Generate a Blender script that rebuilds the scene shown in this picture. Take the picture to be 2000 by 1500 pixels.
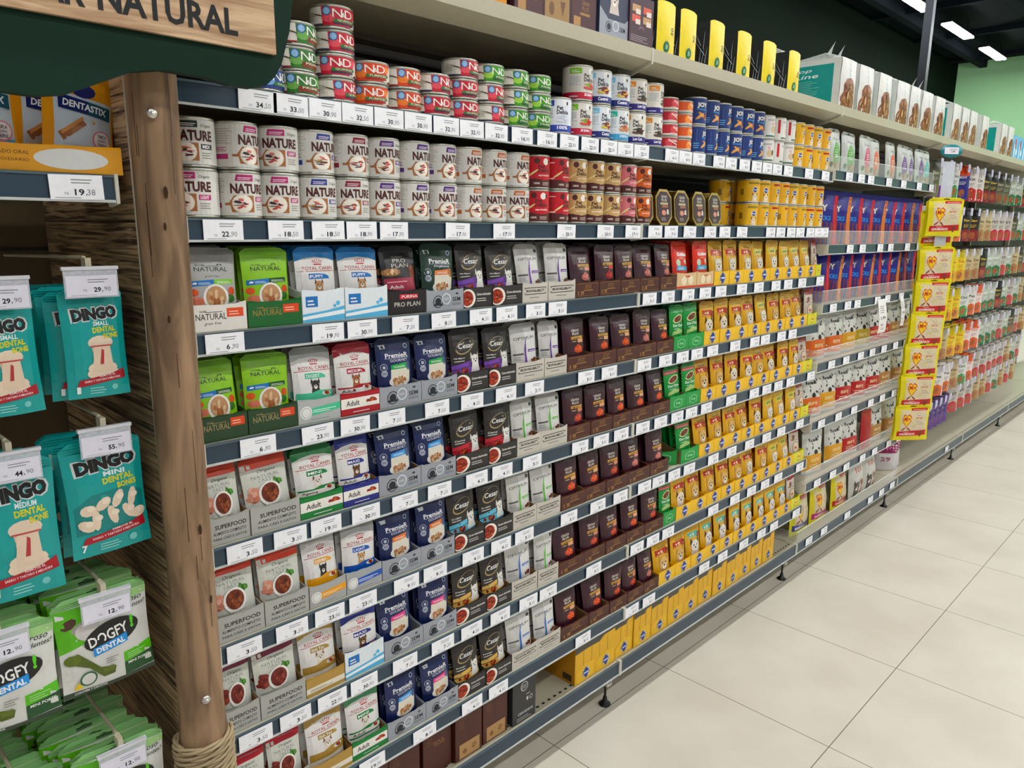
import bpy, math, random
from mathutils import Vector, Matrix, geometry

# ------------------------------------------------------------------ scene, camera, light
for o in list(bpy.data.objects): bpy.data.objects.remove(o)
SC = bpy.context.scene
COL = SC.collection
SC.view_settings.view_transform = 'Standard'
SC.view_settings.look = 'None'
SC.view_settings.gamma = 1.0
SC.view_settings.use_curve_mapping = False
SC.view_settings.exposure = 0.40

CAM = (-0.5014, -1.2708, 1.5534); YAW, PITCH, ROLL, FPX = 0.7909, -0.2068, 0.0092, 1457.3
def camera():
    f = Vector((math.sin(YAW)*math.cos(PITCH), math.cos(YAW)*math.cos(PITCH), math.sin(PITCH)))
    r = Vector((math.cos(YAW), -math.sin(YAW), 0)); u = r.cross(f)
    r2 = math.cos(ROLL)*r + math.sin(ROLL)*u; u2 = -math.sin(ROLL)*r + math.cos(ROLL)*u
    cd = bpy.data.cameras.new('camera'); cd.sensor_width = 36; cd.lens = FPX/2000*36
    cd.clip_start = .05; cd.clip_end = 100
    co = bpy.data.objects.new('camera', cd); COL.objects.link(co)
    m = Matrix((r2, u2, -f)).transposed().to_4x4(); m.translation = Vector(CAM)
    co.matrix_world = m; SC.camera = co
camera()

world = bpy.data.worlds.new('world'); SC.world = world; world.use_nodes = True
world.node_tree.nodes['Background'].inputs[0].default_value = (.95, .98, 1.0, 1)
world.node_tree.nodes['Background'].inputs[1].default_value = 0.26
LAMP_STRENGTH = 46.0

# ------------------------------------------------------------------ helpers
R = random.Random(11)
def lin(c):
    c = c/255
    return c/12.92 if c <= .04045 else ((c+.055)/1.055)**2.4
_m = {}
def M(rgb, kind='paper'):
    if isinstance(rgb, str): rgb = tuple(int(rgb[i:i+2], 16) for i in (0, 2, 4))
    key = (tuple(rgb), kind)
    if key in _m: return _m[key]
    m = bpy.data.materials.new('%s_%02x%02x%02x' % ((kind,)+tuple(rgb))); m.use_nodes = True
    nt = m.node_tree; b = nt.nodes['Principled BSDF']
    c = tuple(lin(v) for v in rgb); lum = .3*c[0]+.55*c[1]+.15*c[2]; c = tuple(min(1, max(0, lum+(v-lum)*1.14))**1.13 for v in c)
    tc = nt.nodes.new('ShaderNodeTexCoord'); nz = nt.nodes.new('ShaderNodeTexNoise')
    nt.links.new(tc.outputs['Object'], nz.inputs['Vector'])
    mix = nt.nodes.new('ShaderNodeMix'); mix.data_type = 'RGBA'
    k = {'paper': .93, 'foil': .90, 'metal': .85, 'plastic': .95, 'print': .94}.get(kind, .93)
    mix.inputs[6].default_value = (*[v*k for v in c], 1); mix.inputs[7].default_value = (*[min(1, v*(2-k)) for v in c], 1)
    nt.links.new(nz.outputs['Fac'], mix.inputs[0]); nt.links.new(mix.outputs[2], b.inputs['Base Color'])
    nz.inputs['Scale'].default_value = 90
    rough = {'paper': .62, 'foil': .34, 'metal': .3, 'plastic': .35, 'print': .45}.get(kind, .5)
    b.inputs['Roughness'].default_value = rough
    if kind == 'paper': b.inputs['Specular IOR Level'].default_value = .22
    if kind == 'metal': b.inputs['Metallic'].default_value = .85
    if kind == 'foil':
        nz.inputs['Scale'].default_value = 38; nz.inputs['Detail'].default_value = 3
        bp = nt.nodes.new('ShaderNodeBump'); bp.inputs['Strength'].default_value = .55; bp.inputs['Distance'].default_value = .003
        nt.links.new(nz.outputs['Fac'], bp.inputs['Height']); nt.links.new(bp.outputs['Normal'], b.inputs['Normal'])
    _m[key] = m
    return m
def mat_clear(name, tint, alpha, rough=.05):
    m = bpy.data.materials.new(name); m.use_nodes = True; nt = m.node_tree; nt.nodes.clear()
    out = nt.nodes.new('ShaderNodeOutputMaterial'); mx = nt.nodes.new('ShaderNodeMixShader')
    t = nt.nodes.new('ShaderNodeBsdfTransparent'); p = nt.nodes.new('ShaderNodeBsdfPrincipled')
    p.inputs['Base Color'].default_value = (*tint, 1); p.inputs['Roughness'].default_value = rough
    nz = nt.nodes.new('ShaderNodeTexNoise'); nz.inputs['Scale'].default_value = 14
    mp = nt.nodes.new('ShaderNodeMapRange'); mp.inputs[3].default_value = alpha*.7; mp.inputs[4].default_value = alpha*1.3
    nt.links.new(nz.outputs['Fac'], mp.inputs[0]); nt.links.new(mp.outputs[0], mx.inputs[0])
    nt.links.new(t.outputs[0], mx.inputs[1]); nt.links.new(p.outputs[0], mx.inputs[2]); nt.links.new(mx.outputs[0], out.inputs[0])
    return m
def mat_emit(name, rgb, s):
    m = bpy.data.materials.new(name); m.use_nodes = True; b = m.node_tree.nodes['Principled BSDF']
    b.inputs['Emission Color'].default_value = (*rgb, 1); b.inputs['Emission Strength'].default_value = s
    b.inputs['Base Color'].default_value = (.9, .9, .9, 1)
    return m
def mat_wood(name, dark, light, scale, stretch, rough=.6, bump=.5, bands=0):
    m = bpy.data.materials.new(name); m.use_nodes = True; nt = m.node_tree; b = nt.nodes['Principled BSDF']
    tc = nt.nodes.new('ShaderNodeTexCoord'); mp = nt.nodes.new('ShaderNodeMapping'); mp.inputs['Scale'].default_value = stretch
    nz = nt.nodes.new('ShaderNodeTexNoise'); nz.inputs['Scale'].default_value = scale; nz.inputs['Detail'].default_value = 6; nz.inputs['Distortion'].default_value = .8
    nt.links.new(tc.outputs['Object'], mp.inputs[0]); nt.links.new(mp.outputs[0], nz.inputs['Vector'])
    cr = nt.nodes.new('ShaderNodeValToRGB'); e = cr.color_ramp.elements
    e[0].position = .38; e[0].color = (*[lin(v) for v in dark], 1); e[1].position = .6; e[1].color = (*[lin(v) for v in light], 1)
    nt.links.new(nz.outputs['Fac'], cr.inputs[0])
    last = cr.outputs[0]
    if bands:      # planks: dark joints and a tone of each plank's own, across z
        sp = nt.nodes.new('ShaderNodeSeparateXYZ'); nt.links.new(tc.outputs['Object'], sp.inputs[0])
        mul = nt.nodes.new('ShaderNodeMath'); mul.operation = 'MULTIPLY'; mul.inputs[1].default_value = bands; nt.links.new(sp.outputs[2], mul.inputs[0])
        fr = nt.nodes.new('ShaderNodeMath'); fr.operation = 'FRACT'; nt.links.new(mul.outputs[0], fr.inputs[0])
        fl = nt.nodes.new('ShaderNodeMath'); fl.operation = 'FLOOR'; nt.links.new(mul.outputs[0], fl.inputs[0])
        wn = nt.nodes.new('ShaderNodeTexWhiteNoise'); wn.noise_dimensions = '1D'; nt.links.new(fl.outputs[0], wn.inputs['W'])
        r2 = nt.nodes.new('ShaderNodeValToRGB'); f = r2.color_ramp.elements
        f[0].position = .0; f[0].color = (.05, .04, .03, 1); f[1].position = .06; f[1].color = (1, 1, 1, 1); nt.links.new(fr.outputs[0], r2.inputs[0])
        mm = nt.nodes.new('ShaderNodeMix'); mm.data_type = 'RGBA'; mm.blend_type = 'MULTIPLY'; mm.inputs[0].default_value = 1
        nt.links.new(last, mm.inputs[6]); nt.links.new(r2.outputs[0], mm.inputs[7])
        mr = nt.nodes.new('ShaderNodeMapRange'); mr.inputs[3].default_value = .55; mr.inputs[4].default_value = 1.25; nt.links.new(wn.outputs['Value'], mr.inputs[0])
        m3 = nt.nodes.new('ShaderNodeMix'); m3.data_type = 'RGBA'; m3.blend_type = 'MULTIPLY'; m3.inputs[0].default_value = 1
        nt.links.new(mm.outputs[2], m3.inputs[6]); nt.links.new(mr.outputs[0], m3.inputs[7]); last = m3.outputs[2]
    nt.links.new(last, b.inputs['Base Color']); b.inputs['Roughness'].default_value = rough
    bp = nt.nodes.new('ShaderNodeBump'); bp.inputs['Strength'].default_value = bump; bp.inputs['Distance'].default_value = .003
    nt.links.new(nz.outputs['Fac'], bp.inputs['Height']); nt.links.new(bp.outputs[0], b.inputs['Normal'])
    return m

class MB:
    def __init__(s): s.v = []; s.f = []; s.m = []; s.mats = []; s.sm = []
    def mi(s, m):
        if m not in s.mats: s.mats.append(m)
        return s.mats.index(m)
    def face(s, pts, m, smooth=False):
        n = len(s.v); s.v += [tuple(p) for p in pts]; s.f.append(tuple(range(n, n+len(pts)))); s.m.append(s.mi(m)); s.sm.append(smooth)
    def add(s, vs, fs, m, smooth=False):
        n = len(s.v); s.v += [tuple(p) for p in vs]; k = s.mi(m)
        for f in fs: s.f.append(tuple(i+n for i in f)); s.m.append(k); s.sm.append(smooth)
    def box(s, x0, y0, z0, x1, y1, z1, m):
        v = [(x0,y0,z0),(x1,y0,z0),(x1,y1,z0),(x0,y1,z0),(x0,y0,z1),(x1,y0,z1),(x1,y1,z1),(x0,y1,z1)]
        s.add(v, [(0,3,2,1),(4,5,6,7),(0,1,5,4),(1,2,6,5),(2,3,7,6),(3,0,4,7)], m)
    def prism_x(s, prof, x0, x1, m):     # profile in (y,z), counterclockwise seen from -x
        n = len(prof); v = [(x0, y, z) for y, z in prof]+[(x1, y, z) for y, z in prof]
        f = [tuple(range(n))[::-1], tuple(range(n, 2*n))]+[(i, (i+1) % n, (i+1) % n+n, i+n) for i in range(n)]
        s.add(v, f, m)
    def prism_y(s, prof, y0, y1, m):     # profile in (x,z), front at y0; concave allowed
        tris = geometry.tessellate_polygon([[Vector((x, z, 0)) for x, z in prof]])
        n = len(prof); v = [(x, y0, z) for x, z in prof]+[(x, y1, z) for x, z in prof]
        f = []
        for t in tris:
            a, b, c = [Vector(prof[i]) for i in t]
            if (b-a).cross(c-a) < 0: t = (t[0], t[2], t[1])
            f.append(tuple(t)); f.append(tuple(i+n for i in reversed(t)))
        f += [(i, i+n, (i+1) % n+n, (i+1) % n) for i in range(n)]
        s.add(v, f, m)
    def tube(s, p, q, r, m, n=8, r2=None):
        p = Vector(p); q = Vector(q); d = (q-p).normalized(); a = d.orthogonal().normalized(); b = d.cross(a); r2 = r if r2 is None else r2
        v = [p+(a*math.cos(t)+b*math.sin(t))*r for t in [2*math.pi*i/n for i in range(n)]]+[q+(a*math.cos(t)+b*math.sin(t))*r2 for t in [2*math.pi*i/n for i in range(n)]]
        s.add(v, [(i, (i+1) % n, (i+1) % n+n, i+n) for i in range(n)], m, True)
        s.add(v[:n], [tuple(range(n))[::-1]], m); s.add(v[n:], [tuple(range(n))], m)
    def lathe(s, prof, m, n=28, cx=0, cy=0):   # (r,z) from bottom up
        v = []; k = len(prof)
        for i in range(n):
            t = 2*math.pi*i/n
            v += [(cx+r*math.cos(t), cy+r*math.sin(t), z) for r, z in prof]
        f = [(i*k+j, ((i+1) % n)*k+j, ((i+1) % n)*k+j+1, i*k+j+1) for i in range(n) for j in range(k-1)]
        s.add(v, f, m, True)
    def build(s, name):
        me = bpy.data.meshes.new(name); me.from_pydata(s.v, [], s.f)
        for m in s.mats: me.materials.append(m)
        me.polygons.foreach_set('material_index', s.m); me.polygons.foreach_set('use_smooth', s.sm); me.update()
        return me

_t = {}
def text_tris(st, bold=0, shear=0):
    key = (st, bold, shear)
    if key in _t: return _t[key]
    cu = bpy.data.curves.new('lettering', 'FONT'); cu.body = st; cu.resolution_u = 2; cu.offset = bold; cu.shear = shear; cu.fill_mode = 'FRONT'
    ob = bpy.data.objects.new('lettering', cu); me = bpy.data.meshes.new_from_object(ob)
    me.calc_loop_triangles()
    vs = [(v.co.x, v.co.y) for v in me.vertices]; tr = [tuple(t.vertices) for t in me.loop_triangles]
    bpy.data.objects.remove(ob); bpy.data.curves.remove(cu); bpy.data.meshes.remove(me)
    if not vs: vs = [(0, 0), (1, 1)]
    x0 = min(v[0] for v in vs); x1 = max(v[0] for v in vs); y0 = min(v[1] for v in vs); y1 = max(v[1] for v in vs)
    vs = [((x-x0)/(x1-x0+1e-9)-.5, (y-y0)/(y1-y0+1e-9)-.5) for x, y in vs]
    out = []
    for t in tr:
        a, b, c = [Vector(vs[i]) for i in t]
        out.append(t if (b-a).cross(c-a) > 0 else (t[0], t[2], t[1]))
    _t[key] = (vs, out)
    return _t[key]

PY = .093    # the print of a tray pouch sits on its upper part, above the tray's front
class Art:
    """flat print on a w x h face; coordinates 0..100 both ways"""
    def __init__(s, w, h, kind='print'): s.w = w; s.h = h; s.sh = []; s.kind = kind; s.y0 = 0
    def _add(s, pts, tris, c):
        xs = [p[0] for p in pts]; ys = [p[1] for p in pts]; bb = (min(xs), min(ys), max(xs), max(ys))
        lay = 0
        for q in s.sh:
            b = q[3]
            if b[0] < bb[2] and bb[0] < b[2] and b[1] < bb[3] and bb[1] < b[3]: lay = max(lay, q[2]+1)
        s.sh.append((pts, tris, lay, bb, c if not isinstance(c, (str, tuple)) else M(c, s.kind)))
        return s
    def poly(s, pts, c):
        tr = geometry.tessellate_polygon([[Vector((x, y, 0)) for x, y in pts]]); out = []
        for t in tr:
            a, b, d = [Vector(pts[i]) for i in t]
            out.append(tuple(t) if (b-a).cross(d-a) > 0 else (t[0], t[2], t[1]))
        return s._add(list(pts), out, c)
    def rect(s, x0, y0, x1, y1, c): return s._add([(x0,y0),(x1,y0),(x1,y1),(x0,y1)], [(0,1,2,3)], c)
    def ell(s, cx, cy, rx, ry, c, n=16, rot=0):
        cr, sr = math.cos(rot), math.sin(rot); p = []
        for i in range(n):
            a = 2*math.pi*i/n; x = rx*math.cos(a); y = ry*math.sin(a); p.append((cx+x*cr-y*sr, cy+x*sr+y*cr))
        return s._add(p, [tuple(range(n))], c)
    def circ(s, cx, cy, rx, c, n=16): return s.ell(cx, cy, rx, rx*s.w/s.h, c, n)
    def text(s, st, cx, cy, wid, hgt, c, bold=.012, shear=0, rot=0):
        vs, tr = text_tris(st, bold, shear); cr, sr = math.cos(rot), math.sin(rot); p = []
        for x, y in vs:
            X = x*wid/100*s.w; Y = y*hgt/100*s.h
            p.append((cx+(X*cr-Y*sr)*100/s.w, cy+(X*sr+Y*cr)*100/s.h))
        return s._add(p, tr, c)
    def lines(s, x0, y0, x1, y1, n, c, fill=.4):
        st = (y1-y0)/n; rr = random.Random(int(x0*7+y0*13+n))
        for i in range(n): s.rect(x0, y0+i*st, x1-(x1-x0)*.35*rr.random(), y0+i*st+st*fill, c)
        return s
    def bits(s, cx, cy, rx, ry, cols, n, size, seed=1):
        rr = random.Random(seed)
        for i in range(n):
            a = rr.random()*6.28; d = math.sqrt(rr.random())*.85
            s.ell(cx+rx*d*math.cos(a), cy+ry*d*math.sin(a), size*(.7+.6*rr.random()), size*.6*s.w/s.h*1.2, cols[i % len(cols)], 6, rr.random()*3)
        return s
    def bowl(s, cx, cy, r, cols, seed=1, rim='f4f1ea'):
        k = s.w/s.h
        s.ell(cx, cy, r, r*k, rim, 18); s.ell(cx, cy+.05*r, r*.8, r*k*.8, cols[0], 16)
        return s.bits(cx, cy, r*.72, r*k*.72, cols[1:], 16, r*.2, seed)
    def dog(s, cx, cy, z, fur, ear, muzzle='f6efe2', nose='1c1614'):
        k = s.w/s.h
        s.poly([(cx-z*.95, cy-z*k*1.5), (cx+z*.95, cy-z*k*1.5), (cx+z*.6, cy), (cx-z*.6, cy)], fur)
        s.poly([(cx-z*.95, cy+z*k*.2), (cx-z*.45, cy+z*k*.55), (cx-z*.75, cy+z*k*1.15)], ear); s.poly([(cx+z*.45, cy+z*k*.55), (cx+z*.95, cy+z*k*.2), (cx+z*.75, cy+z*k*1.15)], ear)
        s.ell(cx, cy, z*.78, z*k*.8, fur, 14); s.ell(cx, cy-z*k*.3, z*.36, z*k*.36, muzzle, 10)
        s.ell(cx-z*.3, cy+z*k*.15, z*.1, z*k*.12, nose, 8); s.ell(cx+z*.3, cy+z*k*.15, z*.1, z*k*.12, nose, 8)
        return s.ell(cx, cy-z*k*.15, z*.16, z*k*.13, nose, 8)
    def ring(s, cx, cy, r, c, bg, th=.14): k = s.w/s.h; s.ell(cx, cy, r, r*k, c, 18); return s.ell(cx, cy, r*(1-th), r*k*(1-th), bg, 18)
    def crown(s, cx, cy, z, c):
        k = s.w/s.h
        for i in range(-2, 3):
            s.ell(cx+i*z*.42, cy+z*k*(.55-.1*abs(i)), z*.13, z*k*.13, c, 6); s.ell(cx+i*z*.34, cy+z*k*.15, z*.11, z*k*.11, c, 6)
        return s.rect(cx-z*.75, cy-z*k*.3, cx+z*.75, cy-z*k*.1, c)
    def emit(s, mb, P, us, vs, n_off=.0004, step=.00022):
        """wrap the print on the grid P[i][j] (us, vs in metres, us across from -w/2)"""
        NU, NV = len(us)-1, len(vs)-1
        def nrm(i, j):
            a = Vector(P[i+1][j])-Vector(P[i][j]); b = Vector(P[i][j+1])-Vector(P[i][j]); return a.cross(b).normalized()
        NN = [[nrm(i, j) for j in range(NV)] for i in range(NU)]
        VN = [[sum((NN[a][b] for a in (i-1, i) if 0 <= a < NU for b in (j-1, j) if 0 <= b < NV), Vector()).normalized() for j in range(NV+1)] for i in range(NU+1)]
        def cell(arr, x):
            k = 0
            while k < len(arr)-2 and x > arr[k+1]: k += 1
            return k
        def pos(u, v, i, j, off):
            a = (u-us[i])/(us[i+1]-us[i]); b = (v-vs[j])/(vs[j+1]-vs[j])
            w4 = ((1-a)*(1-b), a*(1-b), (1-a)*b, a*b); c4 = ((i, j), (i+1, j), (i, j+1), (i+1, j+1))
            p = Vector(); n = Vector()
            for w, (k, l) in zip(w4, c4): p += w*Vector(P[k][l]); n += w*VN[k][l]
            return p+n*off
        def clip(pg, ax, val, keep_gt):
            out = []
            for i in range(len(pg)):
                a = pg[i]; b = pg[(i+1) % len(pg)]; ia = (a[ax] >= val) == keep_gt or a[ax] == val; ib = (b[ax] >= val) == keep_gt or b[ax] == val
                if ia: out.append(a)
                if ia != ib:
                    t = (val-a[ax])/(b[ax]-a[ax]); q = [a[0]+t*(b[0]-a[0]), a[1]+t*(b[1]-a[1])]; q[ax] = val; out.append(tuple(q))
            return out
        for pts, tris, lay, bb, m in s.sh:
            off = n_off+lay*step
            q = [((x/100-.5)*s.w, y/100*s.h+s.y0) for x, y in pts]
            q = [(min(max(x, us[0]), us[-1]), min(max(y, vs[0]), vs[-1])) for x, y in q]
            for t in tris:
                pg = [q[i] for i in t]
                xs = [p[0] for p in pg]; ys = [p[1] for p in pg]
                if max(xs)-min(xs) < 1e-6 or max(ys)-min(ys) < 1e-6: continue
                i0, i1, j0, j1 = cell(us, min(xs)+1e-7), cell(us, max(xs)-1e-7), cell(vs, min(ys)+1e-7), cell(vs, max(ys)-1e-7)
                for i in range(i0, i1+1):
                    a = pg
                    if i > i0: a = clip(a, 0, us[i], True)
                    if i < i1: a = clip(a, 0, us[i+1], False)
                    if len(a) < 3: continue
                    for j in range(j0, j1+1):
                        b = a
                        if j > j0: b = clip(b, 1, vs[j], True)
                        if j < j1: b = clip(b, 1, vs[j+1], False)
                        if len(b) < 3: continue
                        mb.face([pos(u, v, i, j, off) for u, v in b], m, True)

def lspace(a, b, n): return [a+(b-a)*i/n for i in range(n+1)]

# ------------------------------------------------------------------ objects and their tags
def set_tags(o, label, cat, group=None, kind=None):
    if label:
        if not 4 <= len(label.split()) <= 16: print('LONGLABEL', len(label.split()), label)
        o['label'] = label
    if cat: o['category'] = cat
    if group: o['group'] = group
    if kind: o['kind'] = kind
def obj(name, me, parent=None, loc=(0,0,0), rot=(0,0,0)):
    o = bpy.data.objects.new(name, me); COL.objects.link(o); o.location = loc; o.rotation_euler = rot
    if parent: o.parent = parent
    return o
def thing(name, parts, label, cat, group=None, loc=(0,0,0), rot=(0,0,0), scale=None):
    """parts: one mesh, or a list of (part name, mesh[, part label]) under an Empty at the thing's base"""
    if isinstance(parts, bpy.types.Mesh): o = obj(name, parts, None, loc, rot)
    else:
        o = bpy.data.objects.new(name, None); COL.objects.link(o); o.location = loc; o.rotation_euler = rot; o.empty_display_size = .02
        for p in parts:
            par = o
            if len(p) > 3: par = [q for q in o.children if q.name.split('.')[0] == p[3]][0]
            c = obj(p[0], p[1], par)
            if len(p) > 2 and p[2]: c['label'] = p[2]
    if scale: o.scale = scale
    set_tags(o, label, cat, group)
    return o
def struct(name, me, loc=(0,0,0)):
    o = obj(name, me, None, loc); o['kind'] = 'structure'; return o
ONES = 'zeroth first second third fourth fifth sixth seventh eighth ninth tenth eleventh twelfth thirteenth fourteenth fifteenth sixteenth seventeenth eighteenth nineteenth twentieth'.split()
def nth(n):
    if n <= 20: return ONES[n]
    t = {2: 'twenty', 3: 'thirty', 4: 'forty', 5: 'fifty', 6: 'sixty'}[n//10]
    return (t[:-1]+'ieth') if n % 10 == 0 else t+'-'+ONES[n % 10]

# ------------------------------------------------------------------ the room
L = 1.3
Z = [1.782, 1.564, 1.370, 1.1725, .9766, .7796, .5826, .3721, .1835]     # shelf tops, from the top can shelf down
ZT = 2.0335
def floor_mat():
    m = bpy.data.materials.new('floor_tiles'); m.use_nodes = True; nt = m.node_tree; b = nt.nodes['Principled BSDF']
    tc = nt.nodes.new('ShaderNodeTexCoord'); sp = nt.nodes.new('ShaderNodeSeparateXYZ'); nt.links.new(tc.outputs['Object'], sp.inputs[0])
    outs = []
    for ax, off in ((0, 1.6244), (1, -.5521)):
        a = nt.nodes.new('ShaderNodeMath'); a.operation = 'SUBTRACT'; a.inputs[1].default_value = off-50*.597; nt.links.new(sp.outputs[ax], a.inputs[0])
        d = nt.nodes.new('ShaderNodeMath'); d.operation = 'DIVIDE'; d.inputs[1].default_value = .597; nt.links.new(a.outputs[0], d.inputs[0])
        f = nt.nodes.new('ShaderNodeMath'); f.operation = 'FRACT'; nt.links.new(d.outputs[0], f.inputs[0])
        s = nt.nodes.new('ShaderNodeMath'); s.operation = 'SUBTRACT'; s.inputs[1].default_value = .5; nt.links.new(f.outputs[0], s.inputs[0])
        ab = nt.nodes.new('ShaderNodeMath'); ab.operation = 'ABSOLUTE'; nt.links.new(s.outputs[0], ab.inputs[0]); outs.append(ab)
    mx = nt.nodes.new('ShaderNodeMath'); mx.operation = 'MAXIMUM'; nt.links.new(outs[0].outputs[0], mx.inputs[0]); nt.links.new(outs[1].outputs[0], mx.inputs[1])
    g = nt.nodes.new('ShaderNodeMath'); g.operation = 'GREATER_THAN'; g.inputs[1].default_value = .4975; nt.links.new(mx.outputs[0], g.inputs[0])
    nz = nt.nodes.new('ShaderNodeTexNoise'); nz.inputs['Scale'].default_value = 3; nz.inputs['Detail'].default_value = 5; nt.links.new(tc.outputs['Object'], nz.inputs['Vector'])
    cr = nt.nodes.new('ShaderNodeValToRGB'); cr.color_ramp.elements[0].color = (lin(205), lin(197), lin(180), 1); cr.color_ramp.elements[1].color = (lin(215), lin(208), lin(192), 1)
    cr.color_ramp.elements[0].position = .35; cr.color_ramp.elements[1].position = .65
    nt.links.new(nz.outputs['Fac'], cr.inputs[0])
    # small dirt specks
    vo = nt.nodes.new('ShaderNodeTexVoronoi'); vo.inputs['Scale'].default_value = 2.1; nt.links.new(tc.outputs['Object'], vo.inputs['Vector'])
    sp2 = nt.nodes.new('ShaderNodeMath'); sp2.operation = 'LESS_THAN'; sp2.inputs[1].default_value = .018; nt.links.new(vo.outputs['Distance'], sp2.inputs[0])
    m1 = nt.nodes.new('ShaderNodeMix'); m1.data_type = 'RGBA'; nt.links.new(sp2.outputs[0], m1.inputs[0]); nt.links.new(cr.outputs[0], m1.inputs[6]); m1.inputs[7].default_value = (.22, .19, .15, 1)
    m2 = nt.nodes.new('ShaderNodeMix'); m2.data_type = 'RGBA'; nt.links.new(g.outputs[0], m2.inputs[0]); nt.links.new(m1.outputs[2], m2.inputs[6]); m2.inputs[7].default_value = (.16, .14, .11, 1)
    nt.links.new(m2.outputs[2], b.inputs['Base Color']); b.inputs['Roughness'].default_value = .42; b.inputs['Specular IOR Level'].default_value = .35
    return m
mb = MB(); mb.box(-5, -8, -.05, 18, 5, 0, floor_mat()); struct('floor', mb.build('floor'))
def paint(name, rgb, rough=.8):
    m = M(rgb, 'paper').copy(); m.name = name; m.node_tree.nodes['Principled BSDF'].inputs['Roughness'].default_value = rough; m.node_tree.nodes['Principled BSDF'].inputs['Specular IOR Level'].default_value = .06; return m
mb = MB(); c1 = paint('ceiling_black', (22, 26, 32)); c2 = paint('ceiling_beam', (34, 40, 46))
mb.box(-5, -8, 4.75, 18, 5, 4.82, c1)
for y in (-6.2, -3.2, -.2, 1.6, 3.0): mb.box(-5, y, 4.62, 18, y+.12, 4.75, c2)
for x in range(-4, 18, 2): mb.box(x, -8, 4.68, x+.08, 5, 4.75, c2)
struct('ceiling', mb.build('ceiling'))
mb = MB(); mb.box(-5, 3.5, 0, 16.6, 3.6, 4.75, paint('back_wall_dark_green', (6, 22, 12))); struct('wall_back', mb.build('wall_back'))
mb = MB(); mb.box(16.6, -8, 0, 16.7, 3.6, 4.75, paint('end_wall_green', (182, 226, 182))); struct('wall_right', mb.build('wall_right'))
lamp = mat_emit('lamp_diffuser', (.985, .99, 1.0), LAMP_STRENGTH)
mb = MB(); mb.box(-.6, -.08, .02, .6, .08, .06, M((60, 62, 64), 'metal'))
for sx_ in (-.45, .45): mb.tube((sx_, 0, .06), (sx_, 0, .25), .004, M((60, 62, 64), 'metal'), 6)
hous = mb.build('lamp_housing'); mb = MB(); mb.box(-.58, -.07, 0, .58, .07, .02, lamp); diff = mb.build('lamp_diffuser')
k = 0
for row, y in (('row beyond the shelves', 2.5), ('row above the aisle edge', -.55), ('second row over the aisle', -3.2), ('unseen row added to light shelf fronts', -5.9)):  # last row lies out of view, added to brighten the shelf fronts
    for i in range(-1 if y < 0 else 1, 8):
        x = .5+2.05*i
        thing('ceiling_lamp', [('housing', hous), ('diffuser', diff)], 'long bright white ceiling lamp, %s in the %s' % (nth(i+2), row), 'ceiling light', 'linear ceiling lamps', (x, y, 4.5))
mb = MB(); mb.box(-.035, -.035, 0, .035, .035, 4.75, M((70, 72, 76), 'metal'))
thing('metal_column', mb.build('metal_column'), 'tall square dark metal column rising behind the shelving', 'column', None, (7.33, 1.20, 0))

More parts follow.
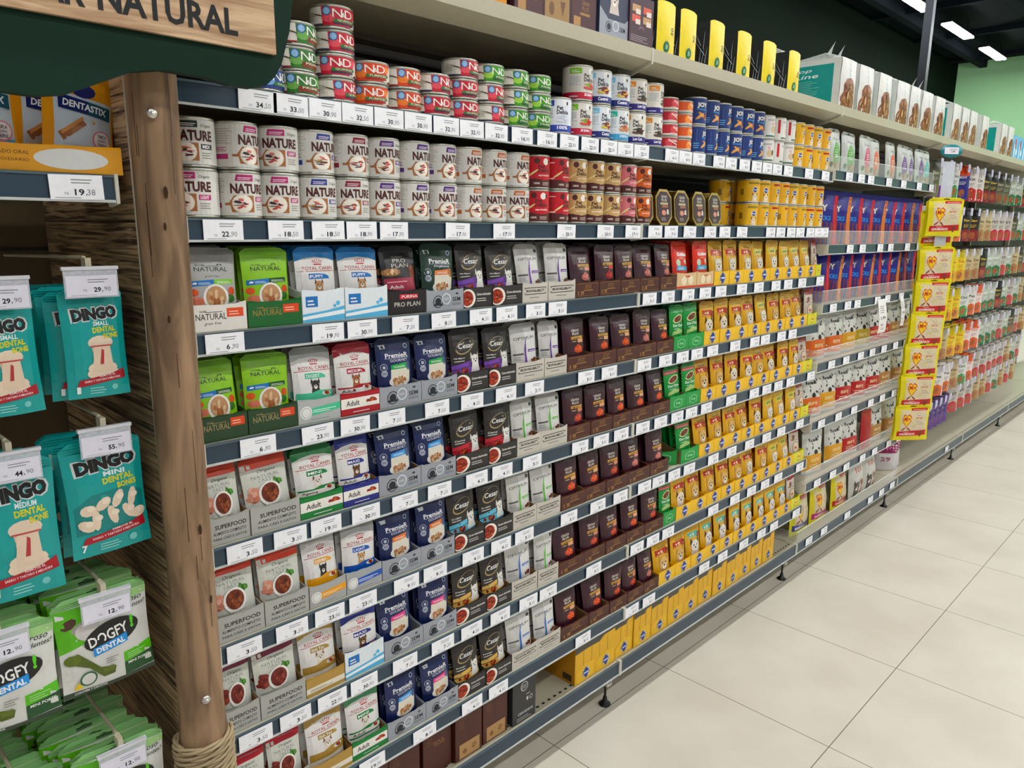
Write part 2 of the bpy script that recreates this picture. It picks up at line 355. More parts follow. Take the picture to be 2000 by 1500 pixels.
# ------------------------------------------------------------------ shelving
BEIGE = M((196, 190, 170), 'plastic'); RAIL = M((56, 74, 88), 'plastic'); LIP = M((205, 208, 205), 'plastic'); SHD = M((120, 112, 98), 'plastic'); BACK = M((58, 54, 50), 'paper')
CLEAR = mat_clear('clear_acrylic', (.85, .88, .86), .16); CEDGE = mat_clear('acrylic_edge', (.9, .93, .9), .75)
def shelf(x0, x1, z, label, group, rail=True, depth=.42, y=0.0, drop=.0395, guard=0, holes=False, name='gondola_shelf', fascia=False):
    parts = []
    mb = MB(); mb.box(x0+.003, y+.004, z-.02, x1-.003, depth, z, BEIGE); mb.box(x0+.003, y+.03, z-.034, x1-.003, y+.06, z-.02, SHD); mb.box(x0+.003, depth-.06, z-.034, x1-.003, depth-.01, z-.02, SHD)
    if holes:
        n = int((x1-x0)/.025)
        for i in range(n):
            xx = x0+.02+i*.025; mb.face([(xx, y+.022, z+.0006), (xx+.011, y+.022, z+.0006), (xx+.011, y+.029, z+.0006), (xx, y+.029, z+.0006)], M((40, 38, 34), 'paper'))
    parts.append(('deck', mb.build('deck')))
    mb = MB()
    if rail:
        mb.prism_x([(y+.004, z-drop), (y+.004, z-.001), (y+.0005, z-.001), (y-.0005, z-drop)], x0+.006, x1-.006, RAIL)
        mb.prism_x([(y-.003, z-drop), (y-.003, z-drop+.004), (y+.001, z-drop+.004), (y+.001, z-drop)][::-1], x0+.006, x1-.006, LIP)
        mb.prism_x([(y-.002, z-.0035), (y-.002, z), (y+.004, z), (y+.004, z-.0035)][::-1], x0+.006, x1-.006, M((92, 108, 116), 'plastic'))
        parts.append(('price_rail', mb.build('price_rail')))
    else:
        mb.prism_x([(y+.02, z-.04), (y-.002, z-.034), (y-.004, z-.002), (y+.004, z), (y+.02, z-.02)][::-1], x0+.003, x1-.003, BEIGE)
        mb.prism_x([(y+.02, z-.04), (y+.02, z-.02), (y+.07, z-.02), (y+.06, z-.052)][::-1], x0+.003, x1-.003, BEIGE)
        parts.append(('front_lip', mb.build('front_lip')))
    for xx in ((x0+.0005, x1-.0055) if rail else ()):
        mb = MB(); mb.prism_x([(y-.004, z-drop-.001), (y+.03, z-drop-.006), (y+.05, z-.025), (y+.05, z+.002), (y-.004, z+.002)][::-1], xx, xx+.005, M((212, 210, 196), 'plastic'))
        parts.append(('end_cap', mb.build('end_cap')))
    if guard:
        mb = MB(); mb.box(x0+.012, y+.006, z+.001, x1-.012, y+.008, z+guard, CLEAR); mb.box(x0+.012, y+.0055, z+guard, x1-.012, y+.0085, z+guard+.002, CEDGE)
        mb.box(x0+.012, y+.008, z+.001, x0+.014, y+.12, z+guard, CLEAR)
        parts.append(('clear_guard', mb.build('clear_guard'), 'transparent acrylic guard'))
    return thing(name, parts, label, 'shelf', group)
BAY = {0: 'nearest bay', 1: 'middle yellow bay', 2: 'treat bag bay'}
SN = ['top can shelf', 'second can shelf', 'first pouch shelf', 'second pouch shelf', 'third pouch shelf', 'fourth pouch shelf', 'fifth pouch shelf', 'sixth pouch shelf', 'bottom shelf']
for b in (0, 1):
    for i in range(8):
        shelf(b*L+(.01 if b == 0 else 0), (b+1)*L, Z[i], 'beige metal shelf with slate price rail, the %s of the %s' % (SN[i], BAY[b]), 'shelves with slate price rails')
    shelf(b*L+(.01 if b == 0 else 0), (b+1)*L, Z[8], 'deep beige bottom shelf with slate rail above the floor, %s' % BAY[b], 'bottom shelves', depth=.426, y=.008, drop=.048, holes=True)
Z3 = [1.79, 1.495, 1.25, 1.0, .742, .465]
S3N = ['hook-top bag shelf', 'upper blue stick shelf', 'lower blue stick shelf', 'upper spotted bag shelf', 'middle spotted bag shelf', 'lower spotted bag shelf', 'bottom shelf']
for i, z in enumerate(Z3):
    shelf(2*L, 3*L, z, 'grey shelf with clear acrylic guard, the %s of the treat bay' % S3N[i], 'shelves with clear guards', guard=.055, y=-.004)
shelf(2*L, 3*L, Z[8], 'bottom shelf with clear guard and slate rail, treat bay', 'bottom shelves', depth=.426, y=.008, drop=.048, guard=.05)
for i, (a, b) in enumerate(((3*L, 4*L), (4*L, 5*L), (5*L, 6*L), (6*L, 7*L))):
    shelf(a, b, Z[8], 'deep beige bottom shelf under hanging bags, %s of the far bays' % nth(i+1), 'bottom shelves', depth=.426, y=.008, drop=.048, holes=True)
for i in range(7):
    shelf(i*L, (i+1)*L, ZT, 'plain beige overhead shelf, %s from the sign' % nth(i+1), 'overhead shelves', rail=False, y=-.01, depth=.426, name='overhead_shelf')
for i in range(-1, 7):
    mb = MB(); x0, x1 = i*L+.002, (i+1)*L-.002
    c = BACK if i != -1 else M((112, 96, 76), 'paper')
    mb.box(x0, .465, .05, x1, .475, 2.2, c)
    for zz in (1.99, 1.74, 1.50, 1.30): mb.box(x0, .461, zz, x1, .465, zz+.006, M((40, 36, 32), 'plastic'))
    thing('back_panel', mb.build('back_panel'), 'dark steel back panel, %s' % ('behind the left hanging bags' if i == -1 else '%s bay from the wooden post' % nth(i+1)), 'panel', 'gondola back panels')
for i in range(1, 7):
    x = i*L; parts = []
    mb = MB(); mb.box(x-.015, .43, .03, x+.015, .46, 2.2, M((150, 145, 130), 'plastic')); parts.append(('post', mb.build('post')))
    mb = MB(); mb.box(x-.012, .045, .075, x+.012, .45, .128, M((205, 202, 190), 'plastic'))
    for zz in (.083, .104):
        for xx in (-.006, .003): mb.box(x+xx, .0445, zz, x+xx+.003, .045, zz+.014, M((30, 30, 30), 'paper'))
    parts.append(('base_bracket', mb.build('base_bracket')))
    mb = MB(); mb.lathe([(0, 0), (.02, 0), (.02, .004), (.009, .012), (.006, .03), (.004, .032), (.004, .08)], M((24, 24, 26), 'plastic'), 14, x, .062); parts.append(('levelling_foot', mb.build('levelling_foot'), 'black round foot', 'base_bracket'))
    mb = MB(); mb.box(x-.0028, -.015, 2.0, x+.0028, .1, 2.033, M((214, 210, 196), 'plastic')); mb.prism_x([(-.015, 1.992), (.10, 1.955), (.10, 2.0), (-.015, 2.0)][::-1], x-.0028, x+.0028, M((214, 210, 196), 'plastic')); parts.append(('overhead_bracket', mb.build('overhead_bracket')))
    thing('shelf_upright', parts, 'beige steel shelf upright on a black foot, %s along from the post' % nth(i), 'upright', 'shelf uprights')

# ------------------------------------------------------------------ product builders
_pc = {}
def grid_surface(mb, P, m, smooth=True, flip=False):
    nu, nv = len(P)-1, len(P[0])-1
    v = [p for col in P for p in col]; f = []
    for i in range(nu):
        for j in range(nv):
            q = (i*(nv+1)+j, (i+1)*(nv+1)+j, (i+1)*(nv+1)+j+1, i*(nv+1)+j+1); f.append(q[::-1] if flip else q)
    mb.add(v, f, m, smooth)
def pouch_parts(key, w, h, t, art, body, seal=None, backc=None, nu=8, nv=10, seed=0, hang=False, kind='foil', sealh=.09):
    """a filled flat pouch standing on z=0, printed side to -y; parts: pouch_body and crimped top_seal"""
    if key in _pc: return _pc[key]
    rr = random.Random(sum(map(ord, key))+seed); ph = [rr.random()*6 for _ in range(6)]
    hb = h*(1-sealh); us = lspace(-w/2, w/2, nu); vs = lspace(0, hb, nv)
    def bul(u, v):
        a = max(0, 1-abs(2*u/w)**2.6)**.8; b = max(0, math.sin(math.pi*min(1, (.10 if not hang else .03)+.9*v/hb)))**.7
        wr = math.sin(u/w*9+ph[0]+v/h*5)*math.sin(v/h*11+ph[1])*.0011*(w/.09)
        return t/2*a*b + wr*(1 if 0 < a else .3)
    def px(u, v): return u*(1-.045*math.sin(math.pi*v/hb))
    F = [[(px(u, v), -bul(u, v)-.0006, v) for v in vs] for u in us]; B = [[(px(u, v), bul(u, v)*.9+.0006, v) for v in vs] for u in us]
    bm = M(body, kind)
    mb = MB(); grid_surface(mb, F, bm); grid_surface(mb, B, M(backc or body, kind), True, True)
    for i in (0, nu):
        for j in range(nv):
            q = [F[i][j], F[i][j+1], B[i][j+1], B[i][j]]; mb.face(q if i else q[::-1], bm)
    for j in (0, nv):
        for i in range(nu):
            q = [F[i][j], F[i+1][j], B[i+1][j], B[i][j]]; mb.face(q[::-1] if j == 0 else q, bm)
    if art: art.emit(mb, F, us, vs)
    body_me = mb.build('pouch_body')
    mb = MB(); m = M(seal or body, kind); z0 = hb-.0005; n = 8; rc = min(w*.08, (h-hb)*.7)
    ys = [math.sin(ph[2]+i*.8)*.0012 for i in range(n+1)]; xs = lspace(-w/2, w/2, n)
    tops = [h-(rc if i in (0, n) else 0) for i in range(n+1)]
    for i in range(n):
        for sgn in (-1, 1):
            a = [(xs[i], ys[i]+sgn*.0007, z0), (xs[i+1], ys[i+1]+sgn*.0007, z0), (xs[i+1], ys[i+1]+sgn*.0007, tops[i+1]), (xs[i], ys[i]+sgn*.0007, tops[i])]
            mb.face(a if sgn < 0 else a[::-1], m)
        mb.face([(xs[i], ys[i]-.0007, tops[i]), (xs[i+1], ys[i+1]-.0007, tops[i+1]), (xs[i+1], ys[i+1]+.0007, tops[i+1]), (xs[i], ys[i]+.0007, tops[i])], m)
    if hang: mb.add([(-w*.09, -.0022, h-.011), (w*.09, -.0022, h-.011), (w*.09, -.0022, h-.006), (0, -.0022, h-.003), (-w*.09, -.0022, h-.006)], [(0, 1, 2, 3, 4)], M((25, 25, 25), 'paper'))
    for kx in range(3): mb.box(-w/2+.002, -.0026, z0+(h-hb)*(.2+.22*kx), w/2-.002, -.0018+.0003, z0+(h-hb)*(.2+.22*kx)+.0007, m)
    _pc[key] = [('pouch_body', body_me), ('top_seal', mb.build('top_seal'))]
    return _pc[key]

def flat_panel(mb, art, x0, z0, y, w, h):
    art.emit(mb, [[(x0, y, z0), (x0, y, z0+h)], [(x0+w, y, z0), (x0+w, y, z0+h)]], [-w/2, w/2], [0, h])
def tray_parts(key, w, art, outer, hf=.046, d=.2, inner=(150, 120, 84), slope=.03):
    if key in _pc: return _pc[key]
    o = M(outer, 'paper'); inn = M(inner, 'paper'); t = .0016; rr = random.Random(sum(map(ord, key)))
    mb = MB(); n = 10; x = lspace(-w/2, w/2, n); top = [hf+(rr.random()-.5)*.002+(.004*abs(2*i/n-1)**3 if slope else 0) for i in range(n+1)]
    prof = [(-w/2, 0), (w/2, 0)]+[(x[i], top[i]) for i in range(n, -1, -1)]
    mb.prism_y(prof, 0, t, o); mb.prism_y([(a*.998, b*.998+.0001) for a, b in prof], t, t+.0004, inn)
    flat_panel(mb, art, -w/2, .0008, 0, w, hf-.0016)
    fp = mb.build('front_panel')
    mb = MB(); mb.box(-w/2, t+.0005, 0, w/2, d, t, o)
    for sx_ in (-1, 1):
        x0 = sx_*w/2-(t if sx_ > 0 else 0); pr = [(t+.0005, t), (d, t), (d, hf+slope*1.3), (d*.55, hf+slope), (d*.2, hf+.004), (t+.0005, hf-.001)]
        mb.prism_x(pr[::-1], x0, x0+t, o if rr.random() < .6 else inn)
    mb.box(-w/2, d-t, t, w/2, d, hf+slope*1.3, inn)
    _pc[key] = [('front_panel', fp), ('tray_body', mb.build('tray_body'))]
    return _pc[key]
def can_parts(key, r, h, art, label_col, rim=(196, 196, 188), band=None):
    if key in _pc: return _pc[key]
    mt = M(rim, 'metal'); mb = MB()
    mb.lathe([(0, 0), (r*.93, 0), (r, .0015), (r+.0006, .003), (r-.0006, .0045), (r-.0006, h-.0045), (r+.0006, h-.003), (r+.0006, h-.0012), (r-.001, h), (r-.003, h-.001), (r-.0035, h-.004)], mt, 30)
    cb = mb.build('can_body')
    mb = MB(); mb.lathe([(r-.0034, h-.0036), (r-.006, h-.0042), (r*.5, h-.004), (0, h-.004)], mt, 24)
    mb.box(-.006, -r*.55, h-.0038, .006, -r*.1, h-.0028, mt); lid = mb.build('lid')
    n = 30; hl = h-.010; us = lspace(-math.pi*r, math.pi*r, n); R_ = r+.0002
    P = [[(R_*math.sin(u/r), -R_*math.cos(u/r), .005+v) for v in (0, hl)] for u in us]
    mb = MB(); grid_surface(mb, P, M(label_col, 'print')); art.emit(mb, P, us, [0, hl]); lb = mb.build('label')
    _pc[key] = [('can_body', cb), ('label', lb), ('lid', lid)]
    return _pc[key]
def carton_mesh(key, w, h, d, art, col, side=None, side_art=None):
    if key in _pc: return _pc[key]
    mb = MB(); mb.box(-w/2, 0, 0, w/2, d, h, M(col, 'paper')); flat_panel(mb, art, -w/2, 0, 0, w, h)
    if side_art: side_art.emit(mb, [[(-w/2, d, 0), (-w/2, d, h)], [(-w/2, 0, 0), (-w/2, 0, h)]], [-d/2, d/2], [0, h])
    parts = [('carton_body', mb.build('carton_body'))]
    mb = MB(); mb.box(-w/2, .002, h, 0-.001, d-.002, h+.0012, M(col, 'paper')); mb.box(.001, .002, h, w/2, d-.002, h+.0012, M(col, 'paper'))
    parts.append(('top_flaps', mb.build('top_flaps')))
    _pc[key] = parts
    return parts

# ------------------------------------------------------------------ prints
W_ = 'f4f2ec'; K_ = '1c1a1a'; RED = 'c0202c'
MEAT = ['c9a07a', 'd8b48a', 'b98558', 'e6c9a4', 'c07a50']; BROWN = ['6a3522', '8a4a2c', '74391f', '9a5836', '5a2c1c']; STEW = ['a63a20', 'c4502c', '8c2c18', 'd06a40', '7a2414']
def A(w, h): return Art(w, h, 'print')
def AF(w, h): return Art(w, h, 'foil')
PW, PH = .092, .142
def a_guabi(bg, top, grainfree):
    a = AF(PW, PY); a.rect(0, 88, 100, 100, top); a.text('GUABI', 28, 81, 18, 2.6, K_); a.text('NATURAL', 50, 73.5, 66, 8, '1c2a1c', .004); a.rect(34, 79.2, 66, 79.8, K_); a.ell(64, 82, 3, 1.2, '3a5a20', 8, .6); a.ell(70, 82, 3, 1.2, '3a5a20', 8, -.6)
    if grainfree: a.text('grain free', 50, 60, 30, 5, '3a3a38', 0, .4)
    a.poly([(6, 41), (52, 44), (52, 54), (6, 51)], '2c7ec0'); a.poly([(52, 44), (92, 46), (92, 55), (52, 54)], '8cc83c' if grainfree else '1e5a2c'); a.lines(58, 47, 88, 52, 2, 'e8f0d8'); a.lines(22, 45, 48, 50, 2, 'dcecf8'); a.poly([(10, 45), (14, 49), (20, 48), (18, 45)], 'f0f4f8')
    a.ell(12, 30, 9, 7, 'e06a30', 10); a.ell(88, 32, 8, 8, 'd85a2c', 10); a.ell(84, 18, 10, 8, '3a7a28', 10); a.ell(18, 14, 14, 8, 'e08a70', 10); a.bowl(54, 20, 26, MEAT, 3)
    return a
def a_rc(top, pill, name, bottom, btxt, fur='c89a6a', ear='6a4428', body='eceae6'):
    a = AF(PW, PY); a.rect(0, 0, 100, 100, body); a.poly([(0, 84), (20, 90), (50, 93), (80, 90), (100, 84), (100, 100), (0, 100)], top)
    a.crown(54, 80, 13, RED); a.text('ROYAL CANIN', 54, 69.5, 78, 7.5, 'b01c28', .006); a.rect(4, 62.8, 100, 64, 'b01c28')
    a.poly([(28, 47), (82, 47), (80, 53), (70, 57), (55, 58.5), (28, 58.5)], pill); a.text(name, 48, 52.5, 34, 6.5, 'ffffff', .012)
    a.dog(52, 33, 13, fur, ear); a.poly([(4, 0), (100, 0), (100, 20), (60, 22), (40, 17), (4, 18)], bottom); a.rect(4, 4, 100, 14, 'f2efe8' if btxt else bottom)
    if btxt: a.text(btxt, 30, 9, 38, 7, K_, .01)
    a.ell(80, 14, 13, 5, 'f4f0e8', 12); a.bits(80, 15, 10, 4, STEW, 8, 3, 4)
    return a
def a_premier(body, acc, organic=False):
    a = AF(PW, PY); a.rect(0, 0, 100, 100, body); a.rect(8, 90, 26, 99, 'dce0e0'); a.circ(84, 93, 6, 'b8c4dc'); a.circ(84, 93, 4, body); a.text('PremieR', 55, 73, 66, 11, 'f6f6f4', .018); a.rect(20, 66, 90, 66.8, 'd8dce8')
    a.text('Orgânico' if organic else 'GOURMET', 60, 61, 52, 6, 'e8e8f0', 0 if not organic else .012, .15 if organic else 0)
    a.ring(16, 47, 9, 'c8ccd8', body); a.circ(16, 47, 4, 'c8ccd8'); a.circ(16, 33, 8, 'b8bcc8'); a.lines(11, 31, 22, 36, 2, body)
    a.poly([(34, 40), (92, 42), (90, 55), (36, 51)], acc); a.lines(42, 44, 80, 49, 2, 'f0f0f0'); a.poly([(30, 8), (88, 8), (92, 42), (34, 40)], 'eae4d4'); a.ell(56, 12, 30, 14, 'f4efe4', 16); a.bits(56, 14, 24, 10, MEAT, 20, 5, 7)
    a.ell(86, 46, 6, 11, 'a87444' if organic else '5a6a8c', 10)
    return a
def a_cesar(acc, name):
    a = AF(PW, PY); a.rect(0, 0, 100, 100, '39332f'); a.ell(48, 70, 34, 17, 'b8a676', 22, .35); a.ell(49, 71, 31.5, 15, '39332f', 22, .35); a.text('Cesar', 50, 71, 52, 13, 'f4f4f0', .012, .3)
    a.poly([(0, 14), (60, 20), (60, 32), (0, 24)], acc); a.poly([(0, 0), (100, 0), (100, 10), (55, 18), (0, 12)], acc); a.bits(30, 8, 26, 6, STEW, 10, 5)
    a.text(name, 24, 41, 32, 5, 'f0eee8', .015); a.lines(8, 33, 40, 38, 1, 'e0ded8'); a.dog(77, 32, 19, 'f2efe8', 'e4ddd0', 'faf8f2')
    return a
def a_opt(acc):
    a = AF(PW, PY); a.rect(0, 0, 100, 100, 'd6d5d0'); a.rect(52, 0, 100, 100, 'e8e7e3'); a.poly([(84, 90), (97, 90), (97, 98), (90, 100), (84, 98)], '3a3a3c'); a.text('OPTIMUM', 50, 73, 80, 8, '34302c', 0)
    a.poly([(44, 0), (53, 0), (50, 30), (52, 60), (62, 80), (50, 64), (43, 40)], acc); a.rect(58, 34, 92, 41, acc); a.lines(62, 36, 88, 40, 1, 'f0f0f4'); a.rect(4, 28, 40, 33, '6a6664'); a.lines(6, 14, 36, 26, 3, 'a09c98'); a.ell(80, 8, 20, 9, 'f0ece4', 12); a.bits(80, 9, 14, 6, BROWN, 9, 5)
    return a
def a_gran(acc, meat):
    a = AF(PW, PY); a.rect(0, 0, 100, 100, '47222e'); a.text('GRAN', 54, 78, 36, 7.5, 'eae4da', .01); a.text('PLUS', 54, 68.5, 32, 7, 'eae4da', .02); a.rect(30, 53, 88, 61, 'd0a456'); a.rect(30, 44, 60, 52, '5a3a2c'); a.rect(60, 42, 88, 52, acc); a.lines(34, 46, 56, 50, 1, 'e0d8c8'); a.lines(36, 55, 82, 59, 1, '5a3a1c')
    k = PW/PY
    for dx, dy, r in ((-9, 0, 9), (8, 1, 10), (0, 6, 9), (-1, -4, 8), (12, -4, 7)): a.ell(60+dx, 23+dy*k, r, r*k, meat[0], 10)
    for dx, dy, r in ((-7, 1, 4), (8, 3, 5), (2, -3, 4)): a.ell(60+dx, 24+dy*k, r, r*k*.7, meat[1], 8)
    return a
def a_golden():
    a = AF(PW, PY); a.rect(0, 0, 100, 100, 'e0492a'); a.text('Golden', 56, 70, 62, 12, 'ffffff', .04); a.lines(36, 56, 74, 61, 1, 'f4c090'); a.circ(30, 42, 12, 'cfe0c8'); a.circ(74, 46, 9, 'd8e4d0'); a.poly([(16, 16), (88, 16), (86, 30), (20, 32)], '5ab0d8'); a.lines(26, 19, 78, 28, 2, 'eaf4f8')
    return a
def a_chow(pink=False):
    a = AF(PW, PY); a.rect(0, 0, 100, 100, '2a9a4a')
    if pink: a.rect(0, 86, 100, 97, 'd85a60'); a.lines(10, 89, 90, 94, 1, 'f4c8c8')
    else: a.rect(0, 88, 100, 94, '7cc48c')
    a.ell(52, 66, 36, 13, 'e4dcb0', 14, .2); a.ell(52, 66, 30, 10, '7a3e20', 12, .2); a.bits(52, 66, 24, 7, BROWN, 10, 5); a.text('Dog Chow', 52, 42, 74, 12, 'f0f8f0', .03); a.poly([(10, 10), (90, 18), (84, 26), (50, 30), (14, 22)], 'b8d48c'); a.lines(20, 30, 80, 35, 1, 'cfe8d4')
    return a
def a_ped(lab, fur, ear, name=''):
    a = AF(PW, PY); a.rect(0, 0, 100, 100, 'e4b63c'); a.rect(0, 91, 100, 100, 'd0ac48')
    if name: a.text(name, 55, 87, 50, 5.5, '3a2a14', .02)
    a.rect(12, 60, 82, 82, lab); a.text('+9', 40, 71, 32, 12, 'f4e8c0' if lab != 'ccc868' else '3c6a30', .03); a.lines(16, 62, 76, 66, 1, 'f0d8a8'); a.ell(84, 66, 13, 12, '8a4a24', 10); a.bits(84, 66, 10, 9, STEW, 6, 5)
    a.dog(52, 26, 32, fur, ear); return a
def a_origens(top, food):
    a = AF(PW*1.05, PY); a.rect(0, 0, 100, 100, 'd9dad0'); a.rect(0, 88, 100, 100, top); a.text('Origens', 54, 80, 40, 7.5, '26302a', .002, .35); a.text('NATURAL', 50, 70, 62, 6.5, '8a9088', -.004); a.text('TASTY', 50, 62, 40, 6.5, '8a9088', -.004); a.bits(74, 54, 10, 7, ['4c8a34', '3a7428', '66a044'], 12, 5, 2)
    k = PW/PY; a.bits(18, 34, 16, 14, ['dfa08a', 'd08a74', 'e8b8a4'] if food else ['8a3028', 'a04a3c', '74241e'], 14, 8, 5); a.bowl(52, 32, 25, ['7a3a20', '96502c', '6a2e18', 'a86038'] if food else ['7a2a22', '8c3a2c', '6a2018', 'a05040'], 6); a.lines(10, 4, 90, 12, 2, 'b4b8a8')
    return a
POUCH = {}
def defp(k, art, body, seal, w=PW, h=PH, look='', t=.02): art.y0 = h*.91-PY-.0005; POUCH[k] = (art, body, seal, w, h, look, t)
defp('gf', a_guabi('b4b4b0', '9c9c98', True), 'b9b9b5', '9e9e9a', look='silver grey pouch with bowl picture')
defp('gl', a_guabi('96c81e', '86b81a', False), '9acb22', '86b81a', look='lime green pouch with bowl picture')
defp('rp', a_rc('3a8cc8', '2a7ec0', 'PUPPY', '9ccce4', ''), 'eceae6', '3a8cc8', look='white pouch with blue puppy band')
defp('rd', a_rc('b8bab8', '62c8a0', 'DIGEST', '62c8a0', '', '3a3a3a', '2a2a2a'), 'd8d8d6', 'b0b2b0', look='pale pouch with mint label')
defp('rm', a_rc('a81c34', 'b01c3c', 'MEDIUM', 'b01c34', 'Adult', 'b0724a', '7a4428'), 'eceae6', 'a81c34', look='white pouch with crimson top')
defp('ri', a_rc('1c8a48', '1c8a48', 'MINI', '1c8a48', 'Ageing', 'e8e0d4', '8a5a3a'), 'eceae6', '1c7a40', look='white pouch with green top')
defp('rx', a_rc('28388c', '28388c', 'MAXI', '28388c', 'Adult', '7a5230', '3a2a1c'), 'eceae6', '28388c', look='white pouch with navy top')
defp('ry', a_rc('c4c4c0', 'e8b02c', 'DERMA', 'e8ac2c', '', '303030', '202020'), 'd8d8d4', 'bcbcb8', look='pale pouch with amber label')
defp('rl', a_rc('b8b8b8', '2a62b4', 'LIGHT', '2a62b4', '', 'd0a878', '9a7a54'), 'd6d6d4', 'b4b4b2', look='pale pouch with blue label')
defp('rs', a_rc('b89a58', 'b49a5c', 'Shih Tzu', 'b49452', '', 'e4dccc', '8a5c3a'), 'e2dccc', 'b89a58', look='white pouch with gold top')
defp('ra', a_rc('5a9a70', '1c8a48', 'MINI', '1c8a48', 'Adult', 'e8e0d4', '8a5a3a'), 'eceae6', '4a8a60', look='white pouch with green bottom band')
def a_pro():
    a = AF(PW, PY); a.rect(0, 0, 100, 100, '1e1a1c'); a.text('PRO', 52, 80, 38, 9, 'd8d4cc', 0); a.text('PLAN', 52, 69, 50, 9, 'd8d4cc', 0); a.lines(32, 88, 72, 92, 1, 'a09890'); a.ell(24, 54, 26, 9, 'a07848', 12); a.bits(24, 54, 20, 6, MEAT, 9, 6); a.ell(86, 50, 9, 20, '8a4424', 12); a.poly([(4, 6), (92, 6), (92, 40), (4, 40)], 'a83a50'); a.text('Adult', 34, 20, 40, 8, 'f4e8e8', .01); a.lines(10, 30, 84, 37, 1, 'e0a0ac')
    return a
defp('pp', a_pro(), '1e1a1c', '2a2628', look='black pouch with red panel')
defp('po', a_premier('1c4030', 'e89050', True), '1c4030', '1c4030', look='dark green pouch with orange panel')
for k_, c_, n_ in (('pg', '3cb45c', 'green'), ('pb', '52a8e0', 'sky blue'), ('pr', 'e88a3c', 'orange'), ('pk', 'e85a94', 'pink')): defp(k_, a_premier('22305e', c_), '22305e', '222e58', look='navy pouch with %s panel' % n_)
for k_, c_, n_, t_ in (('cp', '8a5ab8', 'violet', 'Filé Mignon'), ('cr', 'd03a48', 'red', 'Carne'), ('cc', '7cc8dc', 'pale blue', 'Cordeiro'), ('cy', 'e0bc74', 'golden', 'Frango')): defp(k_, a_cesar(c_, t_), '39332f', '332e2a', look='charcoal white-terrier pouch with %s band' % n_)
for k_, c_, n_ in (('op', '7a44a4', 'purple'), ('og', '7cc860', 'green'), ('ob', '4a7cc4', 'blue')): defp(k_, a_opt(c_), 'd4d3ce', 'c6c5c0', look='pale silver pouch with %s stripe' % n_)
for k_, c_, m_, n_ in (('g1', 'e8a49c', ('d08078', 'eab0a4'), 'rosy meat'), ('g2', 'e8b48c', ('e0603c', 'f09060'), 'orange meat'), ('g3', 'e09878', ('c8503c', 'e88868'), 'salmon'), ('g4', 'd84a44', ('b03038', 'd86a60'), 'red meat')): defp(k_, a_gran(c_, m_), '47222e', '42202c', look='maroon gold-banded pouch with %s' % n_, h=.136)
defp('gd', a_golden(), 'e0492a', 'd8452a', look='orange pouch with white lettering')
defp('dc', a_chow(), '2a9a4a', '249044', look='bright green pouch with kibble picture'); defp('dk', a_chow(True), '2a9a4a', '249044', look='green pouch with pink stripe')
WHT = ('efe6d4', 'd8c8ac'); BRN = ('f0e4d0', '5c3a28'); GLD = ('e2be82', 'c89a5c'); HSK = ('ece8e2', '34363c')
defp('y1', a_ped('bc2c2c', *WHT, 'ADULTO'), 'e4b63c', 'daac40', look='yellow pouch, red panel, white dog'); defp('y2', a_ped('bc2c2c', *BRN), 'e4b63c', 'daac40', look='yellow pouch, red panel, brown-eared dog'); defp('y3', a_ped('bc3028', *GLD, 'FRANGO'), 'e4b63c', 'daac40', look='yellow pouch, red panel, golden dog')
defp('y4', a_ped('ccc868', *WHT), 'e4b63c', 'daac40', look='yellow pouch, lime panel, white dog'); defp('y5', a_ped('5cb4ac', *HSK), 'e4b63c', 'daac40', look='yellow pouch, teal panel, husky')
def a_plaid():
    a = AF(PW, PY); a.rect(0, 0, 100, 100, 'd8ccc0'); a.rect(0, 90, 100, 100, 'a83030'); a.ell(30, 68, 20, 10, '8a5a40', 10, .5); a.ring(62, 56, 18, '8c4a3c', 'e0d4c8'); a.ell(62, 56, 6, 4, '7a3a2c', 8); a.ring(46, 22, 28, '5a3c30', 'ead8bc', .08); a.text('Mi', 46, 22, 26, 12, 'c04a40', .02); return a
defp('yg', a_plaid(), 'd8ccc0', 'a83030', look='beige pouch with red top')
OT = a_origens('d8522c', True); defp('oo', OT, 'd9dad0', 'd8522c', PW*1.05, look='off-white pouch with orange top'); defp('om', a_origens('7c2840', False), 'd9dad0', '7c2840', PW*1.05, look='off-white pouch with maroon top'); defp('or', a_origens('c02c3c', False), 'd9dad0', 'c02c3c', PW*1.05, look='off-white pouch with red top')

# trays
TR = {}
def deft(k, fn, outer, look, hf=.046, inner=(150, 120, 84), slope=.03): TR[k] = (fn, outer, look, hf, inner, slope)
def t_guabi(bg, fg, acc):
    def f(w, h):
        a = A(w, h); a.rect(0, 0, 100, 100, bg); a.text('GUABI', 22, 76, 12, 8, fg); a.text('NATURAL', 36, 55, 54, 24, fg, .004); a.rect(26, 71, 56, 73, fg); a.rect(64, 50, 94, 84, acc); a.lines(68, 58, 90, 78, 2, 'f4c8b0')
        if bg.startswith('e'): a.text('grain free', 38, 28, 30, 15, '40403c', 0, .4)
        return a
    return f
deft('gw', t_guabi('e6e2da', '24302a', 'e0603c'), 'e6e2da', 'white carton tray'); deft('gg', t_guabi('1f6a34', 'a88c54', 'd8582c'), '1f6a34', 'green carton tray'); deft('gk', t_guabi('2c4a2c', 'a89870', 'd8582c'), '2c4a2c', 'dark green carton tray')
def t_rc(bg, band, top):
    def f(w, h):
        a = A(w, h); a.rect(0, 0, 100, 100, bg); a.poly([(0, 0), (100, 0), (100, 46), (55, 34), (0, 26)], band); a.poly([(0, 8), (100, 20), (100, 34), (0, 18)], 'f0f4f4'); a.rect(8, 48, 36, 82, top); a.lines(12, 54, 32, 76, 2, 'f0f0f0'); a.ell(84, 56, 5, 8, band, 8); a.ell(76, 48, 4, 6, band, 8); return a
    return f
